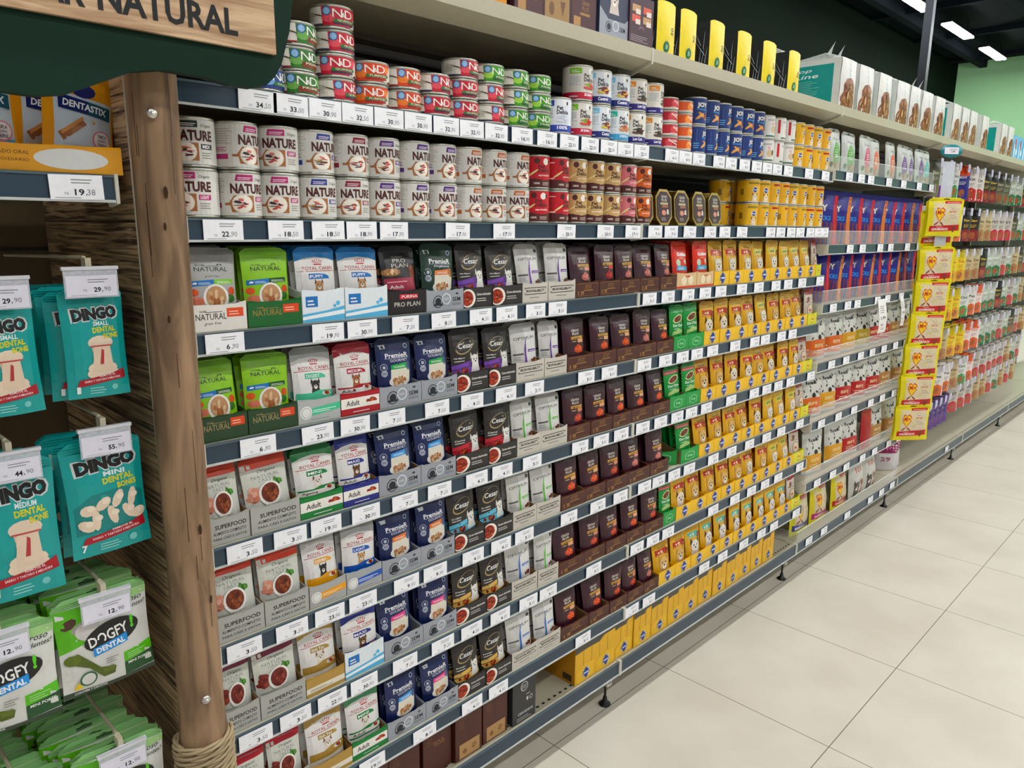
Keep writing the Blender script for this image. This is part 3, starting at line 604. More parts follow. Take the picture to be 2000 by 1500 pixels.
deft('tb', t_rc('e4eaec', '6ab8dc', '2a7ab8'), 'e4eaec', 'white and pale blue carton tray', .06)
def t_rcb(bg, band, tx):
    def f(w, h):
        a = A(w, h); a.rect(0, 0, 100, 100, bg); a.poly([(22, 28), (100, 42), (100, 72), (22, 60)], band); a.circ(18, 46, 14, 'e8e8e4'); a.ring(18, 46, 11, 'b8b8b4', 'e8e8e4'); a.lines(34, 42, 90, 58, 2, tx); a.lines(30, 10, 84, 20, 1, '9c9c98'); return a
    return f
deft('td', t_rcb('b9bbb8', '5cc49c', 'dcf4ea'), 'b4b6b4', 'grey tray with mint band', inner=(150, 150, 148), slope=.06); deft('ty', t_rcb('b2b2ae', 'e8a830', 'fae8c0'), 'b2b2ae', 'grey tray with amber band', inner=(150, 150, 148)); deft('tl', t_rcb('aeb0b0', '2c60b0', 'dce8f8'), 'aeb0b0', 'grey tray with blue band', inner=(150, 150, 148))
def t_band(c):
    def f(w, h):
        a = A(w, h); a.rect(0, 0, 100, 100, c); a.rect(0, 30, 100, 78, 'f0ece4'); a.text('Adult', 30, 54, 34, 26, K_, .01); a.ell(78, 54, 20, 17, 'f8f4ec', 12); a.bits(78, 54, 14, 11, STEW, 9, 5); a.lines(30, 10, 84, 18, 1, 'e8e0e0'); return a
    return f
deft('tr', t_band('ac1c30'), 'ac1c30', 'crimson and white tray', .044); deft('tn', t_band('2a3484'), '2a3484', 'navy and white tray', .044); deft('te', t_band('1c8444'), '1c8444', 'green and white tray', .044)
def t_gold(w, h):
    a = A(w, h); a.rect(0, 0, 100, 100, 'b8985a'); a.rect(0, 18, 100, 48, 'e8e2d2'); a.lines(10, 26, 70, 40, 2, '9a8a6a'); return a
deft('ts', t_gold, 'b49656', 'gold and cream tray', .04)
def t_pro(w, h):
    a = A(w, h); a.rect(0, 0, 100, 100, '1e1a1a'); a.poly([(10, 12), (92, 6), (92, 88), (10, 94)], '2c2625'); a.poly([(12, 14), (90, 8), (90, 86), (12, 92)], '1e1a1a'); a.rect(30, 62, 78, 82, 'c83040'); a.text('PURINA', 56, 72, 42, 12, 'f4e4e4', .02); a.text('PRO PLAN', 50, 40, 68, 19, 'e4e0d8', 0); return a
deft('tp', t_pro, '1e1a1a', 'black carton tray', .05)
def t_prem(w, h):
    a = A(w, h); a.rect(0, 0, 100, 100, 'a4a7ac'); a.ring(30, 44, 13, '22262e', 'a4a7ac'); a.circ(30, 44, 8, '22262e'); a.rect(18, 24, 42, 34, '22262e'); a.ring(52, 56, 12, 'dcdfe2', 'a4a7ac', .2); a.lines(45, 52, 58, 62, 2, 'dcdfe2'); a.text('SEM', 80, 52, 22, 22, '2c3038', .02); a.lines(68, 22, 94, 36, 3, '6a6e74'); a.ell(82, 80, 4, 6, '4a4e54', 8); return a
deft('tg', t_prem, 'a4a7ac', 'silver grey carton tray', .044, slope=.035)
def t_ces(w, h):
    a = A(w, h); a.rect(0, 0, 100, 100, '34312f'); a.ell(15, 46, 26, 46, 'f2ece2', 20); a.ell(12, 46, 21, 38, 'a03c20', 16); a.bits(13, 46, 16, 30, STEW, 16, 6); a.text('Carnes selecionadas', 70, 64, 50, 13, 'e8e4de', .02); a.lines(46, 28, 92, 50, 2, 'c8c4be'); return a
deft('tc', t_ces, '34312f', 'charcoal tray with stew bowl')
def t_opt(w, h):
    a = A(w, h); a.rect(0, 0, 100, 100, 'cfc9bf'); a.rect(8, 40, 92, 78, K_); a.rect(10, 44, 90, 74, 'cfc9bf'); a.text('BIOAVAILABILITY', 50, 60, 72, 15, K_, .03); a.rect(4, 52, 10, 66, 'cfc9bf'); a.rect(90, 52, 96, 66, 'cfc9bf'); a.lines(28, 22, 74, 30, 1, '6a6660'); return a
deft('to', t_opt, 'cfc9bf', 'pale grey tray with boxed word')
def t_gran(w, h):
    a = A(w, h); a.rect(0, 0, 100, 100, '53291f'); a.rect(6, 8, 94, 10, 'a8824c'); a.rect(6, 90, 94, 92, 'a8824c'); a.text('GRAN', 52, 76, 26, 12, 'a8824c', 0); a.text('PLUS', 52, 61, 24, 12, 'a8824c', 0); a.rect(34, 42, 72, 48, 'a8824c'); a.rect(10, 16, 34, 40, 'a8824c'); a.circ(18, 28, 5, '53291f'); a.lines(24, 20, 32, 36, 2, '53291f'); return a
deft('tm', t_gran, '53291f', 'dark brown and gold tray', .04)
def t_gold2(w, h):
    a = A(w, h); a.rect(0, 0, 100, 100, 'dcc098'); a.circ(36, 48, 13, 'ece0c4'); a.circ(70, 50, 13, 'ece0c4'); a.text('Golden', 54, 78, 24, 14, 'd84a2c', .03); a.rect(0, 0, 100, 12, 'd84a2c'); return a
deft('tw', t_gold2, 'd8bc94', 'beige tray with orange edge')
def t_chow(w, h):
    a = A(w, h); a.rect(0, 0, 100, 100, '2c9e50'); a.poly([(24, 24), (50, 10), (76, 24), (76, 64), (50, 78), (24, 64)], 'a8dcb4'); a.poly([(27, 26), (50, 14), (73, 26), (73, 62), (50, 74), (27, 62)], '2c9e50'); a.text('Dog', 50, 44, 26, 18, 'c8ecd0', .02); return a
deft('tk', t_chow, '2c9e50', 'green carton tray')
def rosette(a, cx, cy, z):
    k = a.w/a.h
    for i in range(8): a.ell(cx, cy, z*.95, z*k*.28, 'c4ccd8', 6, i*math.pi/8) if False else a.poly([(cx+z*1.0*math.cos(t), cy+z*k*1.0*math.sin(t)) for t in (i*.785-.18, i*.785, i*.785+.18)]+[(cx, cy)], 'c8d0da')
    a.poly([(cx-z*.5, cy-z*k*.35), (cx, cy-z*k*.95), (cx+z*.5, cy-z*k*.35), (cx+z*.55, cy+z*k*.35), (cx, cy+z*k*.9), (cx-z*.55, cy+z*k*.35)], '34408c'); a.ell(cx, cy, z*.8, z*k*.3, '4858a8', 10); a.rect(cx-z*.6, cy-z*k*.1, cx+z*.6, cy+z*k*.12, 'd4dcf0'); return a
def t_ped(w, h):
    a = A(w, h); a.rect(0, 0, 100, 100, 'f0c63c'); rosette(a, 54, 50, 22); return a
deft('tY', t_ped, 'eec03a', 'yellow tray with blue rosette', .044, slope=.02, inner=(190, 140, 50))
def t_yg(w, h):
    a = A(w, h); a.rect(0, 0, 100, 100, 'dcdc44'); a.ring(54, 50, 20, 'd8783c', 'e8e070'); a.text('Mi', 54, 50, 20, 20, 'd05040', .02); return a
deft('tG', t_yg, 'd8d840', 'lime yellow tray', .044, slope=.04, inner=(200, 200, 70))
def t_ori(w, h):
    a = A(w, h); a.rect(0, 0, 100, 100, 'b5b5af'); a.text('SUPERFOOD', 55, 66, 74, 17, K_, .02); a.text('ALIMENTO COMPLETO', 52, 42, 78, 12, '2c2c2a', .012); a.text('PARA CÃES E GATOS', 52, 22, 78, 12, '2c2c2a', .012); return a
deft('tO', t_ori, 'b5b5af', 'grey superfood tray', .05)

def put_pouch(pk, x, y, z, label, group, rot=(0, 0, 0), sc=None, name='food_pouch'):
    art, body, seal, w, h, look, t = POUCH[pk]
    return thing(name, pouch_parts(pk, w, h, t, art, body, seal), label, 'pet food pouch', group, (x, y, z), rot, sc)
YS = [(k, 'tY') for k in ('y1', 'y1', 'y1', 'y4', 'y4', 'y4', 'y4', 'y4')]
G5 = lambda s: [(c, 'tm') for c in s.split()]
def seq(start, kinds, pitch=.1): return [(k, t, start+i*pitch, start+(i+1)*pitch-.002) for i, (k, t) in enumerate(kinds)]
def rng(edges, kinds): return [(k, t, edges[i], edges[i+1]-.002) for i, (k, t) in enumerate(kinds)]
ROWS = {
 2: rng([.012,.115,.224,.319,.423,.525,.634,.725,.827,.921,1.029,1.131,1.229,1.324,1.424,1.517,1.634,1.739], [('gf','gw'),('gl','gg'),('rp','tb'),('rp','tb'),('pp','tp'),('po','tg'),('cp','tc'),('cp','tc'),('op','to'),('op','to')]+G5('g1 g4 g1 g1 g1')+[('gd','tw'),('gd','tw')])+seq(1.741, [(k, 'tY') for k in 'y1 y1 y1 y4 y4 y4 y4 y4'.split()])+[('yg','tG',2.543,2.592)],
 3: rng([.012,.103,.204,.3,.395,.508,.614,.714,.808,.913,1.002,1.118,1.222,1.328,1.425,1.519,1.606,1.7], [('gl','gk'),('gl','gk'),('rd','td'),('rm','tr'),('pg','tg'),('pg','tg'),('cp','tc'),('cp','tc'),('op','to'),('op','to')]+G5('g2 g2 g2 g1 g2')+[('dc','tk'),('dc','tk')])+seq(1.702, [(k, 'tY') for k in 'y2 y2 y2 y1 y4 y3 y3 y3'.split()])+[('yg','tG',2.505,2.59)],
 4: rng([.012,.095,.199,.298,.387,.503,.608,.715,.814,.904,1.012,1.112,1.212,1.306,1.419,1.516,1.611,1.7], [('oo','tO'),('oo','tO'),('ri','te'),('rx','tn'),('pb','tg'),('pb','tg'),('cr','tc'),('cr','tc'),('og','to'),('og','to')]+G5('g3 g2 g2 g2 g2')+[('dk','tk'),('dk','tk')])+seq(1.702, [(k, 'tY') for k in 'y3 y3 y2 y2 y3 y2 y2 y2'.split()])+[('yg','tG',2.505,2.59)],
 5: rng([.012,.112,.209,.297,.389,.499,.603,.701,.802,.892,.99,1.098,1.194,1.303,1.421,1.526], [('oo','tO'),('oo','tO'),('ry','ty'),('rl','tl'),('pr','tg'),('pr','tg'),('cc','tc'),('cc','tc'),('og','to'),('og','to')]+G5('g2 g2 g3 g1 g1'))+[('dk','tk',1.60,1.71)]+seq(1.713, [(k, 'tY') for k in 'y3 y3 y3 y3 y2 y4 y4 y4'.split()])+[('yg','tG',2.516,2.59)],
 6: rng([.012,.09,.191,.285,.388,.501,.607,.709,.8,.901,.986,1.1,1.202,1.306,1.405,1.513,1.587], [('om','tO'),('om','tO'),('rs','ts'),('rx','tb'),('pk','tg'),('pk','tg'),('cy','tc'),('cy','tc'),('ob','to'),('og','to')]+G5('g2 g3 g3 g2 g3')+[('dk','tk')])+seq(1.589, [(k, 'tY') for k in 'y2 y3 y3 y3 y3 y1 y3 y4 y4'.split()])+[('yg','tG',2.491,2.59)],
 7: rng([.012,.107,.19,.296,.392,.506,.611,.707,.803,.907,1.004,1.133,1.234,1.328,1.416,1.504], [('or','tO'),('or','tO'),('rs','ts'),('ra','te'),('pb','tg'),('pk','tg'),('cy','tc'),('cy','tc'),('ob','to'),('ob','to')]+G5('g2 g2 g3 g3 g1'))+seq(1.505, [(k, 'tY') for k in 'y3 y3 y5 y5 y5 y5 y5 y5 y5 y5'.split()])+[('yg','tG',2.507,2.59)],
}
NFRONT = sum(len(v) for v in ROWS.values()); NBACK = 0; PACK = MB()
for row, items in ROWS.items():
    z = Z[row]+.0008; sn = SN[row]
    for n, (pk, tk, x0, x1) in enumerate(items):
        w = round(x1-x0, 3); cx = (x0+x1)/2; fn, outer, tlook, hf, inner, slope = TR[tk]; look = POUCH[pk][5]
        tz = (R.random()-.5)*.03
        thing('display_tray', tray_parts('%s_%.3f' % (tk, w), w, fn(w, hf), outer, hf, .2, inner, slope), '%s, %s from the post, %s' % (tlook, nth(n+1), sn), 'display tray', 'open carton trays on the pouch shelves', (cx, .008+R.random()*.002, z), (0, 0, 0))
        pw = POUCH[pk][3]; s = min(1.0, (w-.006)/pw); roll = (R.random()-.5)*.07; tilt = -(.06+.1*R.random()); yy = .026+R.random()*.006
        if tk in ('tr', 'tn', 'te', 'ts', 'tb'): roll *= .3
        hs = .97+.05*R.random()
        put_pouch(pk, cx+(R.random()-.5)*max(.0, w-pw*s-.006), yy, z+.0022, '%s, front of %s tray from post, %s' % (look, nth(n+1), sn), 'front pouches', (tilt, roll, (R.random()-.5)*.08), (s, 1, hs))
        back = [(cx+(R.random()-.5)*.006, yy+.024*(q+1), tilt-.02+.02*R.random(), roll*.3+(R.random()-.5)*.04, s, hs*(1.0+.02*R.random())) for q in range(3)]
        if NFRONT+NBACK < 300:
            bx = back[0]; NBACK += 1
            put_pouch(pk, bx[0], bx[1], z+.0022, '%s, behind, in %s tray from post, %s' % (look, nth(n+1), sn), '%s behind in tray %d of the %s' % (look, n+1, sn), (bx[2], bx[3], 0), (s, .9, bx[5])); back = back[1:]
        for bx in back:      # the rest of the packed rows, only their top edges show
            art_, bc, sc_, w_, h_, lk, t_ = POUCH[pk]; hw = w_*s/2; hh = h_*bx[5]; ti = math.tan(-bx[2]); ro = math.tan(bx[3])
            for a0, a1, th, cc in ((0, .9, .006, bc), (.9, 1, .0012, sc_)):
                V = []
                for zf in (a0, a1):
                    for sx_, sy_ in ((-1, -1), (1, -1), (1, 1), (-1, 1)): V.append((bx[0]+sx_*hw+ro*hh*zf, bx[1]+sy_*th*(1 if zf < .85 else .35)+ti*hh*zf, z+.0025+hh*zf))
                PACK.add(V, [(0,3,2,1),(4,5,6,7),(0,1,5,4),(1,2,6,5),(2,3,7,6),(3,0,4,7)], M(cc, 'foil'))
set_tags(obj('packed_pouches', PACK.build('packed_pouches')), 'deep packed rows of pouches seen edge-on behind the front ones in all trays', 'pet food pouch', None, 'stuff')
# the sideways green tray on the fourth pouch shelf
thing('display_tray', tray_parts('tk_side', .085, t_chow(.085, .046), '2c9e50', .046, .16, (44, 150, 80), .012), 'green carton tray turned partly sideways with pouches in a row, fourth pouch shelf', 'display tray', None, (1.556, .045, Z[5]+.0008), (0, 0, math.radians(-38)))

# ------------------------------------------------------------------ cans
def a_nature(acc, name2='LIGHT'):
    r, h = .0385, .0815; w = 2*math.pi*r; a = A(w, h-.01); a.rect(0, 0, 100, 100, 'dcdad4')
    a.poly([(41, 82), (54, 82), (54, 97), (42, 97)], acc); a.lines(43, 85, 53, 93, 2, 'f0e4ea'); a.text('Origens', 60, 86, 8, 9, '3a3a38', 0, .3)
    a.text('NATURE', 51, 64, 27, 24, '55241f', .045); a.poly([(38, 8), (54, 8), (54, 48), (40, 48), (36, 30), (33, 30), (33, 24), (37, 24)], 'a8744a')
    a.ell(45.5, 28, 7.2, 22, 'f0eae0', 18); a.ell(45.5, 28, 6.2, 19, 'f6efe2', 14); a.bits(45.5, 28, 4.8, 14, ['c85a58', '3a4a38', 'd87a70', '4a2a4a', 'c8a060'], 9, 1.5, sum(map(ord, acc)))
    a.rect(55.5, 34, 64, 46, acc); a.text(name2, 59.5, 40, 6, 8, 'f4ecf0', .03); a.lines(56, 14, 64, 30, 3, '9a968e'); a.rect(26, 22, 36, 34, acc) if False else None
    a.rect(20, 18, 30, 30, acc); a.lines(20, 36, 31, 48, 3, acc); a.lines(18, 54, 36, 92, 7, 'b4b0a8', .3); a.lines(70, 20, 92, 90, 12, 'b0aca4', .3)
    for i in range(9): a.rect(12+i*.6, 10, 12.3+i*.6, 28, '3a3a38')
    return a
def a_nd(c1, c2, word, bottom):
    r, h = .0395, .0420; w = 2*math.pi*r; a = A(w, h-.01); a.rect(0, 0, 100, 100, 'e6e2d8'); a.poly([(38, 0), (60, 0), (64, 20), (66, 60), (70, 100), (37, 100)], c1); a.ell(42, 40, 5, 24, c2, 10); a.ell(64, 70, 3, 20, c2, 8)
    a.circ(41, 76, 3.2, '3a6aa0'); a.circ(41, 76, 2.4, '9cc0dc'); a.text('N', 49, 68, 7.5, 44, 'f6f4ec', .0); a.text('D', 58.5, 68, 7.5, 44, 'f6f4ec', .0); a.text('&', 53.6, 62, 2.4, 22, 'f6f4ec'); a.poly([(46, 20), (66, 24), (66, 40), (46, 36)], '8a3a20' if c1[0] == '3' else '2c7a40' ); a.text(word, 56, 30, 14, 12, 'e8e4c8', .01); a.rect(46, 8, 64, 18, bottom); a.rect(0, 0, 38, 9, bottom); a.rect(66, 0, 100, 9, bottom)
    a.ell(34, 56, 1.6, 12, '4a3a2a', 8, .4); a.lines(24, 30, 33, 80, 5, 'a8a498', .35); a.lines(72, 25, 92, 85, 6, 'b4b0a4', .35); return a
def a_pd(base, topc, low, word, food):
    r, h = .0385, .086; w = 2*math.pi*r; a = A(w, h-.01); a.rect(0, 0, 100, 100, base); a.rect(28, 78, 41, 96, topc); a.lines(30, 82, 39, 92, 2, 'f4f0e4'); a.lines(28, 42, 41, 72, 6, 'a8b4bc', .35)
    a.circ(52, 88, 3, 'f4f4f0'); a.ell(55, 87, 1.2, 6, '2a2a2a', 8); a.text('Pet', 47, 73, 6.5, 12, '222428', .03); a.text('Delícia', 50, 60, 13, 13, '222428', .03); a.bits(51, 38, 6, 13, food, 12, 2.6, 8)
    a.rect(0, 0, 100, 20, low); a.text(word, 50, 12, 12, 11, 'f4f4f8', .04); a.lines(28, 5, 38, 14, 1, 'c8d0e4'); a.lines(64, 30, 90, 90, 8, 'b8bcc0', .3); return a
def a_pd2(c, low='5a2824'):
    r, h = .0385, .0815; w = 2*math.pi*r; a = A(w, h-.01); a.rect(0, 0, 100, 100, c); a.rect(70, 0, 100, 100, '6a342c'); a.poly([(0, 0), (100, 0), (100, 22), (60, 28), (50, 22), (40, 28), (0, 22)], low); a.circ(42, 86, 3, low); a.circ(52, 84, 3.4, 'f4ece4'); a.ell(56, 84, 1.4, 6, '3a2a24', 8); a.text('Pet', 47, 68, 7, 12, '4a2420', .03); a.text('Delícia', 50, 55, 15, 13, '4a2420', .03)
    a.ell(38, 46, 1.6, 14, 'e8d8a0', 8, -.4); a.text('caprichadinho', 51, 38, 15, 8, 'f8ece0', .02); a.text('100%', 42, 12, 6, 7, 'e8dcd0', .03); a.lines(48, 6, 60, 18, 3, 'd8c8bc'); a.rect(22, 30, 34, 34, 'f0e4dc'); a.rect(22, 84, 34, 87, 'f0e4dc'); a.lines(23, 38, 33, 80, 9, '8a5a50', .4); return a
def a_joy():
    r, h = .0365, .082; w = 2*math.pi*r; a = A(w, h-.01); a.rect(0, 0, 100, 100, '26407c'); a.text('JOY', 51, 72, 17, 24, 'ece8dc', .05); a.rect(42, 54, 60, 58, '4a9ad0'); a.lines(30, 14, 38, 40, 3, '7cb8e0'); a.ell(52, 30, 3.4, 18, 'd89a4c', 10, .4); a.ell(47, 28, 3, 15, 'e0b070', 8, -.4); a.ell(56, 30, 2, 14, '9a3a34', 8, -.2); a.rect(34, 40, 34.4, 92, '6a84b8'); a.lines(66, 20, 90, 90, 8, '4a64a0', .3); return a
def a_white(acc):
    r, h = .037, .08; w = 2*math.pi*r; a = A(w, h-.01); a.rect(0, 0, 100, 100, 'e6e4de'); a.rect(32, 30, 36, 96, acc); a.ell(52, 40, 6, 18, 'd8c4a0', 12); a.ell(50, 66, 3, 8, 'e8b8c0', 10); a.rect(38, 4, 60, 12, '5a7a68'); a.ell(58, 44, 2.6, 14, '2c2a2c', 10); a.lines(40, 80, 58, 92, 2, '8a8a88'); return a
def a_pedcan(i):
    r, h = .0375, .08; w = 2*math.pi*r; a = A(w, h-.01); a.rect(0, 0, 100, 100, 'e8ba44'); a.rect(40, 82, 60, 92, 'b4342c' if i else '9a8a3c'); a.circ(50, 55, 4.6, 'e8e4d8'); a.circ(50, 55, 3.6, '3a4c94'); a.text('Ped', 50, 55, 6, 8, 'e8ecf4', .03); a.dog(50, 22, 5, 'e8dcc4', '7a4a30'); a.lines(64, 20, 74, 80, 8, 'b88424', .4)
    for k in range(8): a.rect(28+k*.7, 30, 28.4+k*.7, 60, '3a3020')
    return a
def a_small(c, c2):
    r, h = .038, .036; w = 2*math.pi*r; a = A(w, h-.01); a.rect(0, 0, 100, 100, c); a.circ(46, 52, 5, c2); a.lines(40, 10, 60, 22, 1, 'f4dcd8'); a.text('Pet Delícia', 52, 74, 14, 26, 'f8ece8', .03); a.ell(54, 45, 2, 22, 'f4e8dc', 8, .3); a.rect(0, 0, 100, 8, 'f0e8e0'); return a
CAN = {}
def defc(k, r, h, art, base, look): CAN[k] = (r, h, art, base, look)
for k_, c_, n_, l_ in (('n0', '24402c', 'MIX', 'dark green'), ('n1', 'b83c78', 'LIGHT', 'magenta'), ('n2', '3a4a90', 'SEM', 'blue'), ('n3', '8c2838', 'RED', 'crimson'), ('n4', '5c3480', 'PRO', 'purple'), ('n5', 'b87034', 'SOFT', 'orange')): defc(k_, .0385, .0815, a_nature(c_, n_), 'dcdad4', 'white can with %s square' % l_)
defc('d0', .0395, .0420, a_nd('2a4a8c', '8cb0dc', 'OCEAN', '22386c'), 'e6e2d8', 'flat white and blue can'); defc('d1', .0395, .0420, a_nd('3f7a34', '7cb060', 'PRIME', '9a2c30'), 'e6e2d8', 'flat green can with red foot'); defc('d2', .0395, .0420, a_nd('c22c40', 'e0606c', 'QUINOA', '28304c'), 'e6e2d8', 'flat red can with navy foot'); defc('d3', .0395, .0420, a_nd('d4562c', 'e88a4c', 'PUMPKIN', '9c2c34'), 'e6e2d8', 'flat orange can'); defc('d4', .0395, .0420, a_nd('4c9a2c', 'a8d060', 'PRIME', '2c4a30'), 'e6e2d8', 'flat bright green can')
defc('p0', .0385, .086, a_pd('e8eaf0', '3a4ca8', '3a50a8', '100%', ['e8eaf0', 'd8dce8']), 'e8eaf0', 'white can with blue bands'); defc('p1', .0385, .086, a_pd('e0dcd4', '84bc30', 'c02c44', '320g', ['c82c3c', 'e05a60', '8cb83c']), 'e0dcd4', 'white can with lime and red bands'); defc('p2', .0385, .086, a_pd('e4e8ec', '8cc8e0', '28347c', 'Control', ['d86a34', '7a3a54', 'e0c860', '8a4a2c']), 'e4e8ec', 'white can with navy foot and food'); defc('p3', .0385, .086, a_pd('e4e8e8', '3cb8a8', '5aa8d0', '320g', ['d8a07a', 'c87a54']), 'e4e8e8', 'white can with teal and sky bands'); defc('p4', .0385, .086, a_pd('e8e4da', 'e0962c', '34247c', 'Low Carb', ['4a3428', '6a4a38', '2c3a24']), 'e8e4da', 'white indigo-footed can with orange square')
defc('q0', .0385, .0815, a_pd2('c42438'), 'c42438', 'bright red can'); defc('q1', .0385, .0815, a_pd2('cfae7c'), 'cfae7c', 'beige can with brown foot'); defc('q2', .0385, .0815, a_pd2('d8848c'), 'd8848c', 'pink can with brown foot'); defc('q3', .0385, .0815, a_pd2('d8742c'), 'd8742c', 'orange can with brown foot')
defc('j0', .0365, .082, a_joy(), '26407c', 'blue can with white lettering'); defc('w0', .037, .08, a_white('4a7a64'), 'e6e4de', 'white can with green stripe'); defc('w1', .037, .08, a_white('c0303c'), 'e6e4de', 'white can with red stripe'); defc('k0', .0375, .08, a_pedcan(0), 'e8ba44', 'yellow can with dog and blue badge'); defc('k1', .0375, .08, a_pedcan(1), 'e8ba44', 'yellow can with red box and dog')
defc('s0', .038, .036, a_small('b82c3c', 'd85a60'), 'b82c3c', 'small flat red can'); defc('s1', .037, .036, a_small('dc6a24', 'f0a050'), 'dc6a24', 'small flat orange can')
LEV = {1: ['only'], 2: ['bottom', 'top'], 3: ['bottom', 'middle', 'top'], 4: ['bottom', 'second', 'third', 'top']}
def stack(col, kinds, x, z, sn, y=.044, spin=None):
    n = len(kinds); zz = z+.0006
    for i, ck in enumerate(kinds):
        r, h, art, base, look = CAN[ck]
        a = (R.random()-.5)*.9 if spin is None else spin
        thing('food_can', can_parts(ck, r, h, art, base), '%s, %s of %s stack from post, %s' % (look, LEV[n][i] if n > 1 else 'sole can', nth(col), sn), 'can', 'cans on the '+sn, (x+(R.random()-.5)*.003, y+(R.random()-.5)*.003, zz), (0, 0, a)); zz += h+.0004
S0 = [(['d0']*2, .182), (['d1']*3, .264), (['d2']*4, .346), (['d3']*2, .426), (['d3']*2, .506), (['d2']*2, .586), (['d2']*3, .667), (['d2', 'd2', 'd4'], .747), (['d4']*3, .828), (['d4']*3, .908), (['p0'], .989), (['p1']*2, 1.069), (['p2']*2, 1.149), (['p3', 'p2'], 1.229), (['p4']*2, 1.309), (['p4']*2, 1.389), (['s0']*4, 1.471), (['s1']*4, 1.551)]
for i in range(6): S0.append((['j0']*2, 1.63+i*.0765))
S0 += [(['w0']*2, 2.09), (['w1']*2, 2.17), (['w1']*2, 2.25)]+[([['k0', 'k1'][i % 2]]*2, 2.33+i*.0785) for i in range(4)]
for n, (ks, x) in enumerate(S0): stack(n+1, ks, x-.012 if x > .2 else x, Z[0], SN[0], spin=(-.5 if ks[0] == 'd3' and n == 3 else None))
for x, z2 in ((1.03, .0865),): pass
S1 = [['n1', 'n0'], ['n1', 'n1'], ['n1', 'n1'], ['n2', 'n2'], ['n3', 'n3'], ['n4', 'n4'], ['n4', 'n4'], ['n4', 'n4'], ['n5', 'n5'], ['n5', 'n5'], ['n5', 'n5'], ['q0', 'q0'], ['q0', 'q0'], ['q1', 'q1'], ['q1', 'q1'], ['q1', 'q1'], ['q2', 'q2'], ['q3', 'q3']]
for n, ks in enumerate(S1):
    x = .052+n*.0735 if n < 1 else .052+n*.0775
    if n > 11: x = .052+11*.0775+(n-11)*.0735
    for i, ck in enumerate(ks):
        r, h, art, base, look = CAN[ck]; sp = {0: -.25, 1: .25}.get(n, 0)+(R.random()-.5)*.7
        thing('food_can', can_parts(ck, r if n < 11 else .0362, h, art, base) if n < 11 else can_parts(ck, .0362, h, art, base), '%s, %s of %s stack from post, %s' % (look, LEV[2][i], nth(n+1), SN[1]), 'can', 'cans on the '+SN[1], (x+(R.random()-.5)*.003, .046, Z[1]+.0006+i*(h+.0004)), (0, 0, sp))
for i in range(8): stack(i+1, [['k0', 'k1'][(i//2) % 2]]*2, 1.995+i*.0775, Z[1], 'second shelf end')
for i in range(3): stack(i+1, ['k1', 'k0'], 1.95+i*.085, Z[1], 'second shelf behind', y=.13)
# aluminium tubs stood on edge
def tub_parts():
    w, h = .083, .105; c = .022
    O = [(-w/2+c, 0), (w/2-c, 0), (w/2, c), (w/2, h-c), (w/2-c, h), (-w/2+c, h), (-w/2, h-c), (-w/2, c)]
    def sc(P, s, dz=0): return [(x*s, h/2+(z-h/2)*s) for x, z in P]
    gold = M((202, 178, 120), 'metal'); mb = MB(); mb.prism_y(O, 0, .003, gold); I = sc(O, .84); J = sc(O, .66); n = 8
    v = [(x, .003, z) for x, z in I]+[(x, .034, z) for x, z in J]
    mb.add(v, [(i, i+n, (i+1) % n+n, (i+1) % n) for i in range(n)]+[tuple(range(n, 2*n))[::-1]], gold); tub = mb.build('tub')
    mb = MB(); F = sc(O, .86); mb.prism_y(F, -.0012, 0, M('4a3036', 'foil')); a = Art(w*.86, h*.86, 'print'); a.text('GRAN', 50, 84, 42, 9, 'ece6dc', .01); a.text('PLUS', 50, 73, 38, 9, 'ece6dc', .02); a.rect(22, 58, 78, 65, 'd0c8a0'); a.rect(34, 48, 78, 57, 'b07868'); a.ell(46, 32, 16, 9, 'd89a84', 10); a.dog(74, 38, 9, 'e8e0d4', '4a3a34'); a.lines(26, 6, 74, 18, 3, 'b8a8a0')
    a.emit(mb, [[(-w*.43, -.0012, h*.07), (-w*.43, -.0012, h*.93)], [(w*.43, -.0012, h*.07), (w*.43, -.0012, h*.93)]], [-w*.43, w*.43], [0, h*.86])
    return [('tub', tub), ('film_lid', mb.build('film_lid'), 'printed plum film lid')]
tp = tub_parts()
for i in range(5): thing('food_tub', tp, 'gold foil tub with plum lid, %s from the left on the second can shelf' % nth(i+1), 'food tub', 'gold foil tubs', (1.352+i*.098+(R.random()-.5)*.006, .02, Z[1]+.0008), (-.1, 0, (R.random()-.5)*.1))
for i, (x, y, z) in enumerate(((1.40, .12, Z[1]+.07), (1.60, .13, Z[1]+.07), (1.80, .12, Z[1]+.07))):
    mb = MB(); gold = M((202, 178, 120), 'metal'); mb.lathe([(0, 0), (.03, 0), (.04, .034), (.046, .035), (.046, .037), (.03, .036)], gold, 12)
    thing('food_tub', mb.build('food_tub'), 'gold foil tub lying flat, %s of three on the stack behind the upright tubs' % nth(i+1), 'food tub', 'gold foil tubs', (x, y, z))
    mb = MB(); mb.box(-.045, -.035, 0, .045, .05, .069, M((150, 120, 60), 'paper')); thing('shelf_carton', mb.build('shelf_carton'), 'plain tan carton in shade under the flat foil tub, %s of three' % nth(i+1), 'carton', 'tan cartons behind the tubs', (x, y+.015, Z[1]+.0006))

